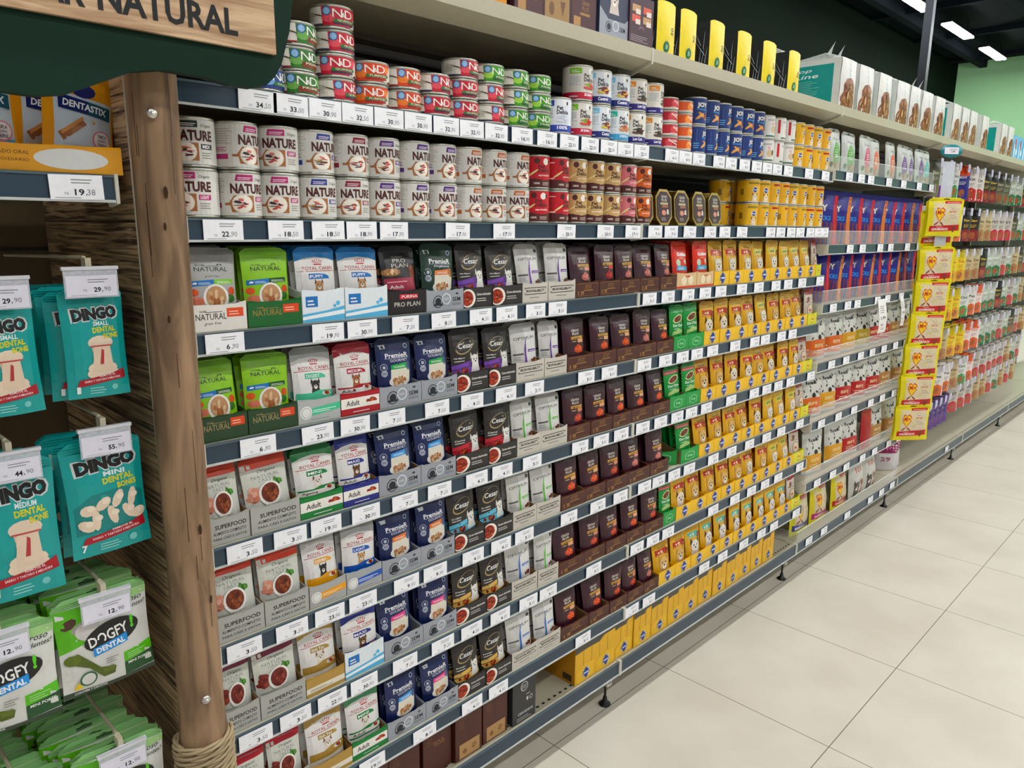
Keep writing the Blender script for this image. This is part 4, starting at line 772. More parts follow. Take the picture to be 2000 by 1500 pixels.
# ------------------------------------------------------------------ bottom shelf cartons
def a_choc(kind):
    a = A(.09, .15); a.rect(0, 0, 100, 100, '552a20'); a.rect(49, 30, 50, 100, '2e1812'); a.lines(12, 60, 40, 92, 7, '7a5236', .3)
    if kind == 1: a.rect(14, 2, 92, 30, 'b89468'); a.circ(34, 14, 8, '8a6440'); a.text('GP', 70, 16, 16, 10, '6a4a30', .02)
    elif kind == 2: a.rect(10, 4, 90, 28, '6a3e2a'); a.text('10X', 50, 15, 40, 12, 'a87848', .02)
    else: a.text('SOUL', 56, 58, 40, 6, 'a8824c', 0); a.rect(40, 52, 76, 53, 'a8824c')
    return a
BX = [(.315, 0), (.413, 0), (.511, 0), (.609, 2), (.704, 0), (.802, 1)]
for n, (x0, kd) in enumerate([(.215, 0), (.31, 0), (.405, 2), (.512, 0), (.609, 1), (.708, 1)]):
    thing('tall_carton', carton_mesh('choc%d' % kd, .093, .14, .3, a_choc(kd), '552a20'), 'tall chocolate brown carton, %s from the left on the bottom shelf' % nth(n+1), 'carton', 'brown cartons on the bottom shelf', (x0+.047, .022+R.random()*.012, Z[8]+.0008), (0, 0, (R.random()-.5)*.03))
a = A(.093, .135); a.rect(0, 0, 100, 100, '3a3a3c'); a.ring(50, 80, 16, 'c0c0be', '3a3a3c', .2); a.lines(38, 76, 62, 86, 3, 'c0c0be'); a.rect(60, 44, 68, 52, 'd0d0ce'); a.ring(80, 48, 7, 'd0d0ce', '3a3a3c', .3); a.lines(58, 58, 84, 62, 1, 'c0c0be'); a.text('CERVIDEOS', 56, 20, 66, 6, 'd0d0ce', .02); a.lines(18, 4, 84, 14, 2, 'b0b0ae')
thing('tall_carton', carton_mesh('blk', .093, .135, .25, a, '3a3a3c'), 'tall charcoal carton with white round logo on the bottom shelf', 'carton', None, (.864, .02, Z[8]+.0008))
def a_yc(n):
    a = A(.1*n-.002, .15); a.rect(0, 0, 100, 100, 'e4b83a')
    a.poly([(0, 100), (0, 68), (30, 70), (60, 69), (70, 77), (100, 79), (100, 100)], '57534a')
    for i in range(1, 2*n+1): x = i*100/(2*n+1)*1.0; a.rect(x-.6/n, 34, x+.6/n, 72, '5a4014')
    for i in range(n): a.poly([(100*(i+.06)/n, 2), (100*(i+.94)/n, 2), (100*(i+.94)/n, 34), (100*(i+.5)/n, 38), (100*(i+.06)/n, 24)], 'ecc23c'); rosette(a, 100*(i+.52)/n, 18, 20/n)
    return a
sa = A(.3, .15); sa.rect(0, 0, 100, 100, 'c8921e'); sa.lines(40, 60, 80, 90, 5, '8a6418', .3); sa.rect(84, 6, 96, 20, '4a3a14'); sa.lines(46, 20, 70, 46, 8, '7a5818', .3)
thing('wide_carton', carton_mesh('yc2', .198, .15, .3, a_yc(2), 'e4b83a', None, sa), 'wide yellow carton with two blue rosettes, leftmost on the bottom shelf', 'carton', None, (1.188, .022, Z[8]+.0008))
for i in range(11): thing('yellow_carton', carton_mesh('yc1', .098, .15, .3, a_yc(1), 'e4b83a'), 'yellow carton with blue rosette, %s right of the wide one on bottom shelf' % nth(i+1), 'carton', 'yellow cartons on the bottom shelf', (1.339+i*.1015, .022+R.random()*.004, Z[8]+.0008))

# ------------------------------------------------------------------ overhead goods
def a_gb(kd):
    a = A(.1, .13); a.rect(0, 0, 100, 100, '46262c' if kd else '4a2a22')
    if kd == 1: a.poly([(6, 2), (94, 6), (94, 70), (6, 66)], 'a8885c'); a.ell(30, 24, 9, 12, '7a5a38', 10); a.poly([(60, 40), (70, 14), (80, 40)], '7a5a38')
    else: a.rect(6, 4, 94, 62, '552e30'); a.text('GRAN', 56, 50, 28, 8, 'a88450', 0); a.text('PLUS', 56, 40, 26, 8, 'a88450', 0); a.rect(36, 28, 74, 33, 'a88450'); a.rect(12, 8, 38, 24, 'b89060')
    a.rect(49.5, 64, 50.5, 100, '2c1814'); return a
a = A(.19, .13); a.rect(0, 0, 100, 100, 'e0a030'); rosette(a, 78, 60, 10)
thing('overhead_carton', carton_mesh('oy', .19, .13, .3, a, 'e0a030'), 'yellow orange carton at the left end of the overhead goods', 'carton', None, (.69, .03, ZT+.0008))
for i, (x, kd) in enumerate(((.849, 2), (.946, 1), (1.045, 2))): thing('overhead_carton', carton_mesh('ob%d' % kd, .098, .13, .3, a_gb(kd), '46262c'), 'dark plum carton %s, %s of three on the overhead shelf' % ('with kraft label' if kd == 1 else 'with gold lettering', nth(i+1)), 'carton', 'plum cartons on the overhead shelf', (x, .02, ZT+.0008))
a = A(.12, .13); a.rect(0, 0, 100, 100, '3a4258'); a.dog(50, 72, 18, 'd8ccc4', 'c4b4ac'); a.poly([(0, 0), (100, 0), (100, 44), (88, 36), (30, 36), (0, 56)], 'a4a8b0'); a.ring(32, 22, 11, '22262e', 'a4a8b0'); a.circ(32, 22, 7, '22262e'); a.ring(56, 26, 11, 'dcdfe2', 'a4a8b0', .2); a.text('SEM', 80, 22, 20, 9, '2c3038', .02)
thing('overhead_carton', carton_mesh('opre', .12, .13, .3, a, '3a4258'), 'slate blue and silver carton with pale dog on the overhead shelf', 'carton', None, (1.163, .016, ZT+.0008))
a = A(.108, .125); a.rect(0, 0, 100, 100, '4a2c38'); 
for q in range(2):
    for p in range(2): a.rect(10+p*46, 68-q*20, 44+p*46, 82-q*20, ['c8a078', 'd86a58'][(p+q) % 2]); a.rect(24+p*46, 64-q*20, 44+p*46, 74-q*20, 'e8dcd0')
a.ell(50, 34, 12, 8, '8a6470', 12); a.ell(50, 31, 11, 7, '4a2c38', 12); a.lines(6, 10, 80, 24, 4, 'b8a4a8', .3)
thing('overhead_carton', carton_mesh('opur', .108, .125, .3, a, '4a2c38'), 'dark purple carton with small food tiles on the overhead shelf', 'carton', None, (1.279, .012, ZT+.0008))
# yellow pad packs
def ypack():
    w, h, d = .088, .138, .26; mb = MB(); f = M('f0dc24', 'foil'); dk = M((62, 64, 62), 'foil'); us = lspace(-w/2, w/2, 6); vs = lspace(0, h, 6)
    def pp(u, v): return (u, -.008*math.cos(u/w*3)*math.sin(.3+v/h*2.6), v-(.006*abs(2*u/w)**4 if v > h*.9 else 0))
    F = [[pp(u, v) for v in vs] for u in us]; grid_surface(mb, F, f); a = Art(w, h, 'foil'); a.text('30', 78, 45, 24, 12, '2c2c1c', .02, 0, math.pi/2); a.circ(50, 14, 17, '1c6a4c'); a.circ(50, 14, 13, '2c8460'); a.text('30', 50, 14, 12, 8, 'd8e8d0', .02); a.emit(mb, F, us, vs)
    sleeve = mb.build('yellow_sleeve'); mb = MB(); n = 8; rr = random.Random(4)
    for sx_ in (-1, 1):
        S = [[(sx_*(w/2+.002*math.sin(i*2.1+j*1.3)), i*d/n, j*h/6-(.006 if j == 6 else 0)) for j in range(7)] for i in range(n+1)]; grid_surface(mb, S, dk, True, sx_ > 0)
    mb.face([(-w/2, 0, h-.006), (w/2, 0, h-.006), (w/2, d, h-.006), (-w/2, d, h-.006)], f); mb.face([(-w/2, d, 0), (-w/2, d, h), (w/2, d, h), (w/2, d, 0)], dk); mb.face([(-w/2, 0, 0), (-w/2, d, 0), (w/2, d, 0), (w/2, 0, 0)], dk)
    for i in range(26):  # pale streaks stand in for highlights on the crinkled film
        y0 = .01+rr.random()*.2; z0 = .01+rr.random()*.09; mb.tube((-w/2-.0025, y0, z0), (-w/2-.0025, y0+(rr.random()-.3)*.05, z0+.02+.03*rr.random()), .0009+.001*rr.random(), M((190, 196, 196), 'foil'), 5, .0002)
    return [('yellow_sleeve', sleeve), ('dark_pads', mb.build('dark_pads'), 'clear film over dark pads')]
yp = ypack()
for i, x in enumerate((1.395, 1.51, 1.672, 1.842, 2.015, 2.205)): thing('pad_pack', yp, 'yellow and black pack of pads numbered 30, %s from the left on overhead shelf' % nth(i+1), 'pad pack', 'yellow pad packs', (x, .012, ZT+.0008), (0, 0, (R.random()-.5)*.08))
thing('pad_pack', yp, 'yellow pad pack set back behind the fifth and sixth ones', 'pad pack', 'yellow pad packs', (1.94, .30, ZT+.0008), (0, 0, .1))
FILM = mat_clear('clear_film', (.92, .95, .94), .5, .12)
def tpack(side, seed):
    w, h, d = .155, .185, .3; rr = random.Random(seed); mb = MB(); wh = M('dcdcd6', 'foil'); tl = M('2a9c94', 'foil'); us = lspace(-w/2, w/2, 8); vs = lspace(0, h, 8)
    def pp(u, v): return (u*(1-.06*(v/h)**4), -.01*math.cos(u/w*3)*math.sin(.2+v/h*2.7)+.0012*math.sin(u*90+seed)*math.sin(v*70), v)
    F = [[pp(u, v) for v in vs] for u in us]; grid_surface(mb, F, wh); a = Art(w, h, 'foil')
    a.poly([(6, 1), (92, 1), (95, 20), (86, 34), (86, 48), (72, 58), (52, 62), (30, 58), (18, 46), (20, 32), (6, 20)], '8c5228'); a.bits(50, 29, 36, 26, ['a8703c', '7a4420', 'b8824c', '6a3a1c', 'c4925c'], 34, 6, seed); a.ell(42, 26, 5, 9, 'd8b080', 8); a.circ(48, 40, 3, K_); a.text('PETS', 50, 84, 46, 9, 'b8c4c4', .01, 0, math.pi/2); a.emit(mb, F, us, vs)
    fr = mb.build('printed_front'); mb = MB()
    for sx_ in (-1, 1):
        X = sx_*w/2*.97; mb.box(min(X, X-sx_*.004), .002, 0, max(X, X-sx_*.004), d, h, wh); q = [(X+sx_*.0006, .03, .012), (X+sx_*.0006, d-.02, .012), (X+sx_*.0006, d-.02, h-.02), (X+sx_*.0006, .03, h-.02)]; mb.face(q if sx_ > 0 else q[::-1], tl)
    b = Art(d-.05, h-.03, 'foil'); b.text('Top', 48, 86, 34, 11, 'eef6f4', .01, .2); b.text('Line', 56, 73, 40, 11, 'eef6f4', .01, .2); b.lines(20, 14, 84, 64, 12, 'a8dcd4', .22); b.emit(mb, [[(-w/2*.97-.0008, d-.02, .012), (-w/2*.97-.0008, d-.02, h-.02)], [(-w/2*.97-.0008, .03, .012), (-w/2*.97-.0008, .03, h-.02)]], [-(d-.05)/2, (d-.05)/2], [0, h-.032])
    mb.box(-w/2*.96, .004, 0, w/2*.96, d, .004, wh); mb.box(-w/2*.94, .004, h-.004, w/2*.94, d, h, wh); sd = mb.build('side_wrap')
    mb = MB(); n = 10; mid = [h+.022+.008*rr.random() for i in range(n+1)]
    P0 = [(-w/2*.95+w*.95*i/n, 0, h) for i in range(n+1)]; P1 = [(-w/2*.9+w*.9*i/n, .06+.02*rr.random(), mid[i]) for i in range(n+1)]; P2 = [(-w/2*.95+w*.95*i/n, .2, h+.004) for i in range(n+1)]
    grid_surface(mb, [[P0[i], P1[i], P2[i]] for i in range(n+1)], FILM)
    if seed == 3:
        for ex in (-.25, .35): mb.add([(ex*w-.02, .07, h+.02), (ex*w+.02, .07, h+.02), (ex*w+.012, .06, h+.05), (ex*w+.022, .055, h+.075)], [(0, 1, 2), (0, 2, 3)], FILM)
    return [('printed_front', fr), ('side_wrap', sd), ('film_top', mb.build('film_top'), 'crumpled clear film')]
tps = [tpack(0, s) for s in (3, 4, 5)]
TX = [2.69, 2.88, 3.10, 3.33, 3.50, 3.68, 3.885, 4.18, 4.35, 4.51, 4.765, 5.22, 5.40]
for i, x in enumerate(TX): thing('diaper_pack', tps[0 if i in (0, 5) else 1+(i % 2)], 'white and teal pack with curly brown dog, %s from the left on overhead shelf' % nth(i+1), 'diaper pack', 'white and teal packs', (x, .012, ZT+.0008), (0, 0, (R.random()-.5)*.05))
thing('diaper_pack', tps[2], 'teal and white pack set back behind the last yellow pad pack', 'diaper pack', 'white and teal packs', (2.44, .14, ZT+.0008))
a = A(.12, .16); a.rect(0, 0, 100, 100, '7cc0e0'); a.rect(18, 0, 34, 60, 'f0f0f0'); a.ell(44, 62, 14, 22, 'c83038', 12); a.rect(60, 20, 90, 40, 'e8eef4')
for i in range(6): thing('overhead_carton', carton_mesh('lb', .12, .15, .25, a, '8cc8e4'), 'light blue and red carton, %s past the white and teal packs' % nth(i+1), 'carton', 'light blue cartons', (5.60+i*.135, .02, ZT+.0008))

# ------------------------------------------------------------------ treat bay
def bag(key, w, h, t, art, body, seal, label, cat, group, loc, rot=(0, 0, 0), name='treat_bag', hang=False, sc=None):
    return thing(name, pouch_parts(key, w, h, t, art, body, seal, hang=hang), label, cat, group, loc, rot, sc)
def a_hang(c):
    a = AF(.13, .17*.91); a.rect(0, 0, 100, 100, 'd2d6d0'); a.ell(50, 42, 26, 34, c, 14); a.lines(34, 36, 66, 60, 4, 'f0f0ec', .35); a.text('Origens', 50, 82, 46, 9, '3a463c', .002, .3); a.bits(56, 14, 28, 10, ['c8a47c', 'b8885c', 'd8b890'], 12, 8); a.circ(18, 18, 9, '3c7a44'); return a
H0 = [('6cb44c', 2.70), ('6cb44c', 2.86), ('d85a84', 3.01), ('e8784c', 3.16), ('e8784c', 3.36), ('7a3a9a', 3.51), ('7a3a9a', 3.64), ('7a3a9a', 3.77), ('7cd0cc', 3.87)]
for i, (c, x) in enumerate(H0): bag('hb'+c, .13, .17, .03, a_hang(c), 'd2d6d0', 'c8ccc6', 'pale bag with %s oval, %s on the hook-top bag shelf of treat bay' % ({'6': 'green', 'd': 'pink', 'e': 'orange', '7': 'purple'}[c[0]] if c != '7cd0cc' else 'aqua', nth(i+1)), 'treat bag', 'pale treat bags', (x, .03+R.random()*.02, Z3[0]+.001), (-.08, (R.random()-.5)*.08, (R.random()-.5)*.1), hang=True)
def a_joyst(acc):
    a = AF(.18, .225*.91); a.rect(0, 0, 100, 100, '2a2c8c'); a.poly([(86, 0), (100, 0), (100, 100), (92, 100), (84, 60)], acc)
    for i in range(5): a.poly([(16+i*15, 0), (25+i*15, 0), (31+i*13, 44), (25+i*13, 44)], ['8a3c2c', '9c4c34', '7c3424'][i % 3])
    a.text('JOY', 46, 72, 44, 17, 'ece8dc', .05); a.text('STICKS', 52, 53, 54, 9, '3c9ae0', .04); return a
for r_, (z, nn, dz) in enumerate(((Z3[1], 9, 0), (Z3[2], 10, 0))):
    for i in range(nn):
        acc = ['cc2c30', 'e08a34', 'cc2c30'][i % 3]; x = 2.70+i*(1.12/(nn-1))
        bag('js'+acc, .18, .225, .026, a_joyst(acc), '2a2c8c', '2a2c8c', 'glossy blue stick bag with %s edge, %s on the %s' % ('orange' if acc[0] == 'e' else 'red', nth(i+1), S3N[1+r_]), 'treat bag', 'blue stick treat bags', (x, .075, z+.001), (-.10, .06+(R.random()-.5)*.08, -.48+(R.random()-.5)*.12), sc=(.9 if r_ else 1, 1, 1.0 if not r_ else .98))
def a_cow(c, mood):
    a = AF(.14, .2*.91); a.rect(0, 0, 100, 100, 'dcdcd4'); rr = random.Random(5); k = .14/.182
    for i in range(16): a.ell(8+84*rr.random(), 52+44*rr.random(), 3+2.6*rr.random(), (2+3*rr.random())*k, '24221f', 7, rr.random()*3)
    a.text('Keldog' if False else 'snack', 50, 84, 44, 8, '2a2824', .03, .2); a.poly([(0, 8), (100, 8), (100, 46), (50, 50), (0, 46)], c); a.text('BIFE', 48, 34, 40, 8, 'f4e0b0', .02); a.lines(24, 16, 74, 26, 2, 'f4e4c4'); a.circ(50, 54, 8, '24221f'); return a
COW = {'o': ('dc7828', 'orange'), 'y': ('e0ac24', 'yellow'), 'r': ('c02c30', 'red'), 't': ('c09058', 'tan'), 'g': ('c8b038', 'mustard')}
for r_, (z, xs) in enumerate(((Z3[3], [('o', 2.72), ('o', 2.91), ('y', 3.078), ('g', 3.238), ('r', 3.38), ('r', 3.523), ('t', 3.678), ('t', 3.83)]), (Z3[4], [('o', 2.72), ('y', 2.89), ('r', 3.07), ('r', 3.257), ('r', 3.446), ('t', 3.62), ('t', 3.80)]), (Z3[5], [('y', 2.80), ('y', 3.045), ('r', 3.226), ('R', 3.38), ('t', 3.58), ('t', 3.79)]))):
    for i, (c, x) in enumerate(xs):
        if c == 'R': bag('redback', .14, .2, .04, None, 'a82028', 'a82028', 'plain dark red bag turned backwards on the lower spotted bag shelf', 'treat bag', None, (x, .03, z+.001), (-.05, .05, 0)); continue
        bag('cow'+c, .14, .2, .045, a_cow(COW[c][0], 0), 'dcdcd4', 'd0d0c8', 'white black-spotted bag with %s half, %s on the %s' % (COW[c][1], nth(i+1), S3N[3+r_]), 'treat bag', 'spotted treat bags', (x, .055, z+.001), (-.07, (R.random()-.5)*.08, -.18+(R.random()-.5)*.16), sc=(1.1, 1, 1))
def a_heart(band='c42c34', body='e2d62c', word='CHURRASCO'):
    a = AF(.18, .2*.91); a.rect(0, 0, 100, 100, body); a.poly([(12, 22), (92, 22), (92, 90), (12, 90)], 'd8ccb0'); a.rect(44, 88, 94, 95, 'c42c34'); a.lines(50, 90, 90, 93, 1, 'f0d0c0')
    h = [(30, 38), (18, 58), (18, 72), (25, 78), (31, 73), (37, 78), (45, 72), (44, 58)]; a.poly(h, 'c8523c'); a.poly([(30+(x-30)*.82, 58+(y-58)*.84) for x, y in h], 'ecc84c'); a.text('Mi', 28, 64, 12, 12, 'c03c30', .03, .1); a.ell(38, 64, 3, 3, 'c03c30', 8)
    a.text('carne', 68, 66, 22, 6, 'c87060', .01); a.lines(56, 48, 84, 60, 3, 'a89c84', .35); a.ring(68, 78, 5, '6a6454', 'd8ccb0'); a.ell(22, 34, 8, 2.2, '8a4a30', 8, .7); a.ell(38, 34, 8, 2.2, '8a4a30', 8, -.7)
    a.poly([(6, 12), (94, 16), (94, 32), (6, 27)], band); a.text(word, 36, 19, 46, 6.5, 'f8ece4', .04, 0, .03); a.lines(24, 24, 50, 27, 1, 'f0d8d0'); a.poly([(64, 24), (76, 10), (84, 24), (78, 30), (72, 26), (68, 30)], '8a3c2c'); return a
HB = a_heart(); 
bag('heartblue', .18, .2, .06, a_heart('34489c', 'dcd83c', 'BIFINHO'), 'd8d440', '2c3c84', 'yellow-white bag with blue band, leftmost on the treat bay bottom shelf', 'treat bag', None, (2.745, .07, Z[8]+.001), (-.05, 0, 0))
bag('heartpink', .18, .2, .06, a_heart('b82c80'), 'dcc83c', 'd8c43c', 'yellow-white bag with pink band on the treat bay bottom shelf', 'treat bag', None, (2.955, .07, Z[8]+.001), (-.05, 0, 0))
bag('heartred', .18, .2, .06, HB, 'dcd02c', 'e0d434', 'yellow-white heart bag with red band on the treat bay bottom shelf', 'treat bag', None, (3.20, .07, Z[8]+.001), (-.05, 0, 0))
a = AF(.19, .22*.91); a.rect(0, 0, 100, 100, 'd4d4cc'); a.text('10X', 50, 74, 50, 14, 'c84030', .02); a.dog(30, 30, 18, '5a5048', '2c2824'); a.dog(68, 32, 18, 'a07048', '6a4428')
for i, x in enumerate((3.43, 3.61)): bag('tenx', .19, .22, .06, a, 'd4d4cc', 'c8c8c0', 'white bag reading 10X with dogs, %s of two on bottom shelf' % nth(i+1), 'treat bag', 'white 10X bags', (x, .07, Z[8]+.001), (-.08, 0, 0), sc=(.92, 1, 1))
a = AF(.15, .17*.91); a.rect(0, 0, 100, 100, 'd8d4d4'); a.rect(0, 66, 100, 100, '9a2c60'); a.text('39', 50, 44, 40, 16, '9a3c5c', .02); a.bits(50, 80, 40, 10, ['c86a98', '7c1c48'], 12, 6)
for i in range(3): bag('purp', .15, .17, .04, a, 'd8d4d4', '9a2c60', 'white bag with plum top standing on the far bottom shelf, %s of three' % nth(i+1), 'treat bag', 'plum-topped bags', (4.0+i*.055, .12+i*.01, Z[8]+.001), (-.05, 0, -.8))
# paper offer strips hanging from the rail
for i, (x, w, h) in enumerate(((3.27, .1, .16), (3.55, .05, .15), (3.70, .06, .13))):
    mb = MB(); n = 8; P = [[(-w/2+w*u, -.008-.018*math.sin(j/n*2.2), -j*h/n) for j in range(n, -1, -1)] for u in (0, .5, 1)]; grid_surface(mb, P, M('eceae6', 'paper'))
    a = Art(w, h, 'paper'); a.text('1,99', 52, 44, 60, 10, '3a3a3a', .02); a.lines(18, 60, 82, 84, 4, '8a8a8a', .3); a.text('R$', 40, 24, 26, 7, '3a3a3a', .01); a.lines(30, 10, 78, 18, 2, '8a8a8a', .3)
    a.emit(mb, P, [-w/2, 0, w/2], [h*k/n for k in range(n+1)])
    thing('paper_strip', mb.build('paper_strip'), 'white paper offer strip, %s of three hanging under the blue stick bags' % nth(i+1), 'paper strip', 'paper offer strips', (x, -.004, 1.235))
# clip strip with heart bags
mb = MB(); mb.box(-.03, 0, -.5, .03, .0015, -.05, mat_clear('strip_plastic', (.72, .76, .82), .6, .2)); st = mb.build('strip_band')
mb = MB(); mb.lathe([(0, 0), (.052, 0), (.052, .003), (0, .003)], M('1c8c94', 'plastic'), 24); hd = mb.build('oval_header'); hd.transform(Matrix.Rotation(math.pi/2, 4, 'X')); hd.transform(Matrix.Diagonal((1.1, 1, .62, 1)))
mb = MB(); mb.box(-.036, -.0045, -.014, .036, -.0032, .018, M('eceaf0', 'paper')); a = Art(.07, .03, 'paper'); a.text('1,49', 60, 34, 30, 34, '3a3a3a', .02); a.lines(34, 60, 92, 86, 2, '7a7a7a', .3); flat_panel(mb, a, -.035, -.013, -.0046, .07, .03); pc = mb.build('price_card')
CR = math.radians(-42)
thing('clip_strip', [('strip_band', st, 'clear plastic band'), ('oval_header', hd, 'teal oval header'), ('price_card', pc, 'white price card', 'oval_header')], 'clear hanging clip strip with teal oval price header', 'clip strip', None, (3.79, -.09, 1.945), (0, 0, CR))
ca, sa_ = math.cos(CR), math.sin(CR)
zs = [1.530, 1.47, 1.29, 1.125, .96, .80, .64, .475]
for i, z in enumerate(zs):
    off = -.012-.014*i*.3 if i != 1 else .03
    for q in range(2 if i not in (1,) else 1):
        o = off+q*.034; x = 3.79-.03*(i/7)*0-sa_*o; y = -.09+ca*o
        bag('heartstrip', .185, .19, .03, HB, 'e4da2c', 'e4da34', 'yellow heart bag with red band, %s down the clip strip%s' % (nth(i+1), '' if q == 0 else ', tucked behind'), 'treat bag', 'yellow heart bags on the clip strip', (x-.012*i, y+.004*i, z-.01*q), (.0, (R.random()-.5)*.04, CR+q*.12), hang=True)

# ------------------------------------------------------------------ far hanging bays
def a_simple(top, mid, low, txt, tc):
    a = AF(.1, .2*.91); a.rect(0, 0, 100, 100, mid); a.rect(0, 74, 100, 100, top); a.poly([(0, 0), (100, 0), (100, 34), (50, 42), (0, 30)], low); a.text(txt, 50, 68, 62, 9, tc, .03); a.ell(50, 20, 24, 12, 'a8643c', 12); a.lines(22, 46, 78, 58, 3, tc, .3); return a
FB = {'wr': (('e0dcd6', 'dedad4', 'c4302c', 'Kit', '3a2c28'), 'white bag with red foot'), 'wo': (('e0dcd6', 'dedad4', 'd8702c', 'Pet', '3a2c28'), 'white bag with orange foot'), 'nb': (('d85a2c', '2c2c84', '2c2c84', 'JOY', 'e8e4d8'), 'navy bag with orange top'), 'by': (('26201e', '2c2220', '8c2028', 'Dog', 'e4c83c'), 'black bag with yellow lettering'), 'ye': (('d8c82c', 'e0cc34', 'd8a02c', 'Zoo', 'c04a3c'), 'yellow animal bag'), 'wp': (('dcdcd6', 'd8dad4', '8a4ca0', 'Ori', '3a463c'), 'pale bag with purple foot'), 'wg': (('dcdcd6', 'd8dad4', '4c9a54', 'Ori', '3a463c'), 'pale bag with green foot'), 'tn': (('c8bc9c', 'c4b08c', 'a88458', 'Osso', '4a3424'), 'tan bag'), 'rd': (('a8202c', 'a41c24', 'b8502c', 'Mix', 'f0d8a0'), 'dark red bag'), 'pu': (('4a2c74', '4c3078', '6a4c94', 'Dog', 'e0d8ec'), 'purple bag'), 'cg': (('c4c8bc', 'b4baae', '1c7a4c', 'PET', 'e8ece4'), 'clear bag with green foot'), 'cr': (('c8c4bc', 'c4beb4', 'c43c50', 'PET', '4a4440'), 'clear bag with red foot'), 'or': (('e0784c', 'e4dcd8', 'dc6a2c', 'KONG' if False else 'TOY', 'c04a2c'), 'orange and white card'), 'ol': (('4a4636', '5a5844', '7a7658', 'Eco', 'c8c4a4'), 'olive bag')}
BAYROWS = [(1.93, 'ol wp wg nb wr wr by by ol ol cg cg by cr cg ol'), (1.685, 'wo wr wo wo by by tn tn cr cr cr ol cg cr cg ol'), (1.44, 'nb wo wo ye ye tn tn by cg cg cr cg tn ol cr cg'), (1.205, 'pu wo wo ye ye wg wo or cg cg by cg cr cg tn ol'), (.965, 'nb wr tn tn ye ye or or cg cg cg cr cg ol cr tn'), (.735, 'nb rd rd wo wo tn wg or cr cr cr cr cr tn cg cr')]
mb = MB(); rodm = M((190, 188, 180), 'metal'); mb.tube((0, .46, 0), (0, .035, .004), .0025, rodm, 6); mb.tube((0, .035, .004), (0, .03, .012), .0025, rodm, 6); rod = mb.build('rod')
mb = MB(); mb.box(-.022, .026, -.036, .022, .028, .008, M('c8c6dc', 'plastic')); a = Art(.04, .036, 'paper'); a.rect(2, 2, 98, 98, 'dedcea'); a.lines(10, 40, 80, 84, 3, '8a88a0', .3); a.lines(40, 12, 84, 30, 1, '4a4858', .6); flat_panel(mb, a, -.02, -.034, .0255, .04, .036); hold = mb.build('label_holder')
for r_, (z, ks) in enumerate(BAYROWS):
    for c, kd in enumerate(ks.split()):
        x = 4.08+c*.175; spec, look = FB[kd]
        thing('peg_hook', [('rod', rod), ('label_holder', hold, 'pale lilac card holder')], 'steel peg hook with price card, %s along in the %s far row' % (nth(c+1), nth(r_+1)), 'peg hook', 'peg hooks of the far bays', (x, 0, z))
        for q in range(2):
            bag('fb'+kd, .125, .195, .025, a_simple(*spec), spec[1], spec[0], ('%s, front on %s hook, %s far row' if q == 0 else '%s, behind on %s hook, %s far row') % (look, nth(c+1), nth(r_+1)), 'hanging bag', 'bags in far row %d hook %d' % (r_+1, c+1), (x+(R.random()-.5)*.008, .06+.05*q, z-.19), (0, (R.random()-.5)*.05, -.38+(R.random()-.5)*.3), name='hanging_bag', hang=True)
for c, kd in enumerate('cr cr cr tn tn cr cg tn cr tn'.split()):
    spec, look = FB[kd]; x = 5.05+c*.18
    bag('fb'+kd, .125, .195, .025, a_simple(*spec), spec[1], spec[0], '%s, %s along in the short low row far right' % (look, nth(c+1)), 'hanging bag', 'short low row of bags', (x, .07, .365), (0, 0, -.4), name='hanging_bag', hang=True)
    thing('peg_hook', [('rod', rod), ('label_holder', hold, 'pale lilac card holder')], 'steel peg hook with price card, %s in the short low row far right' % nth(c+1), 'peg hook', 'peg hooks of the far bays', (x, 0, .556))
for c, kd in enumerate('rd rd rd pu pu pu pu'.split()):
    spec, look = FB[kd]; x = 4.25+c*.1
    bag('fb'+kd, .115, .195, .025, a_simple(*spec), spec[1], spec[0], '%s in the lowest far row, %s from the clip strip' % (look, nth(c+1)), 'hanging bag', 'lowest hanging bags', (x, .08, .33), (0, 0, -.5), name='hanging_bag', hang=True)
for c in range(7): thing('peg_hook', [('rod', rod), ('label_holder', hold, 'pale lilac card holder')], 'steel peg hook with price card, %s along in the lowest far row' % nth(c+1), 'peg hook', 'peg hooks of the far bays', (4.25+c*.1, 0, .522))

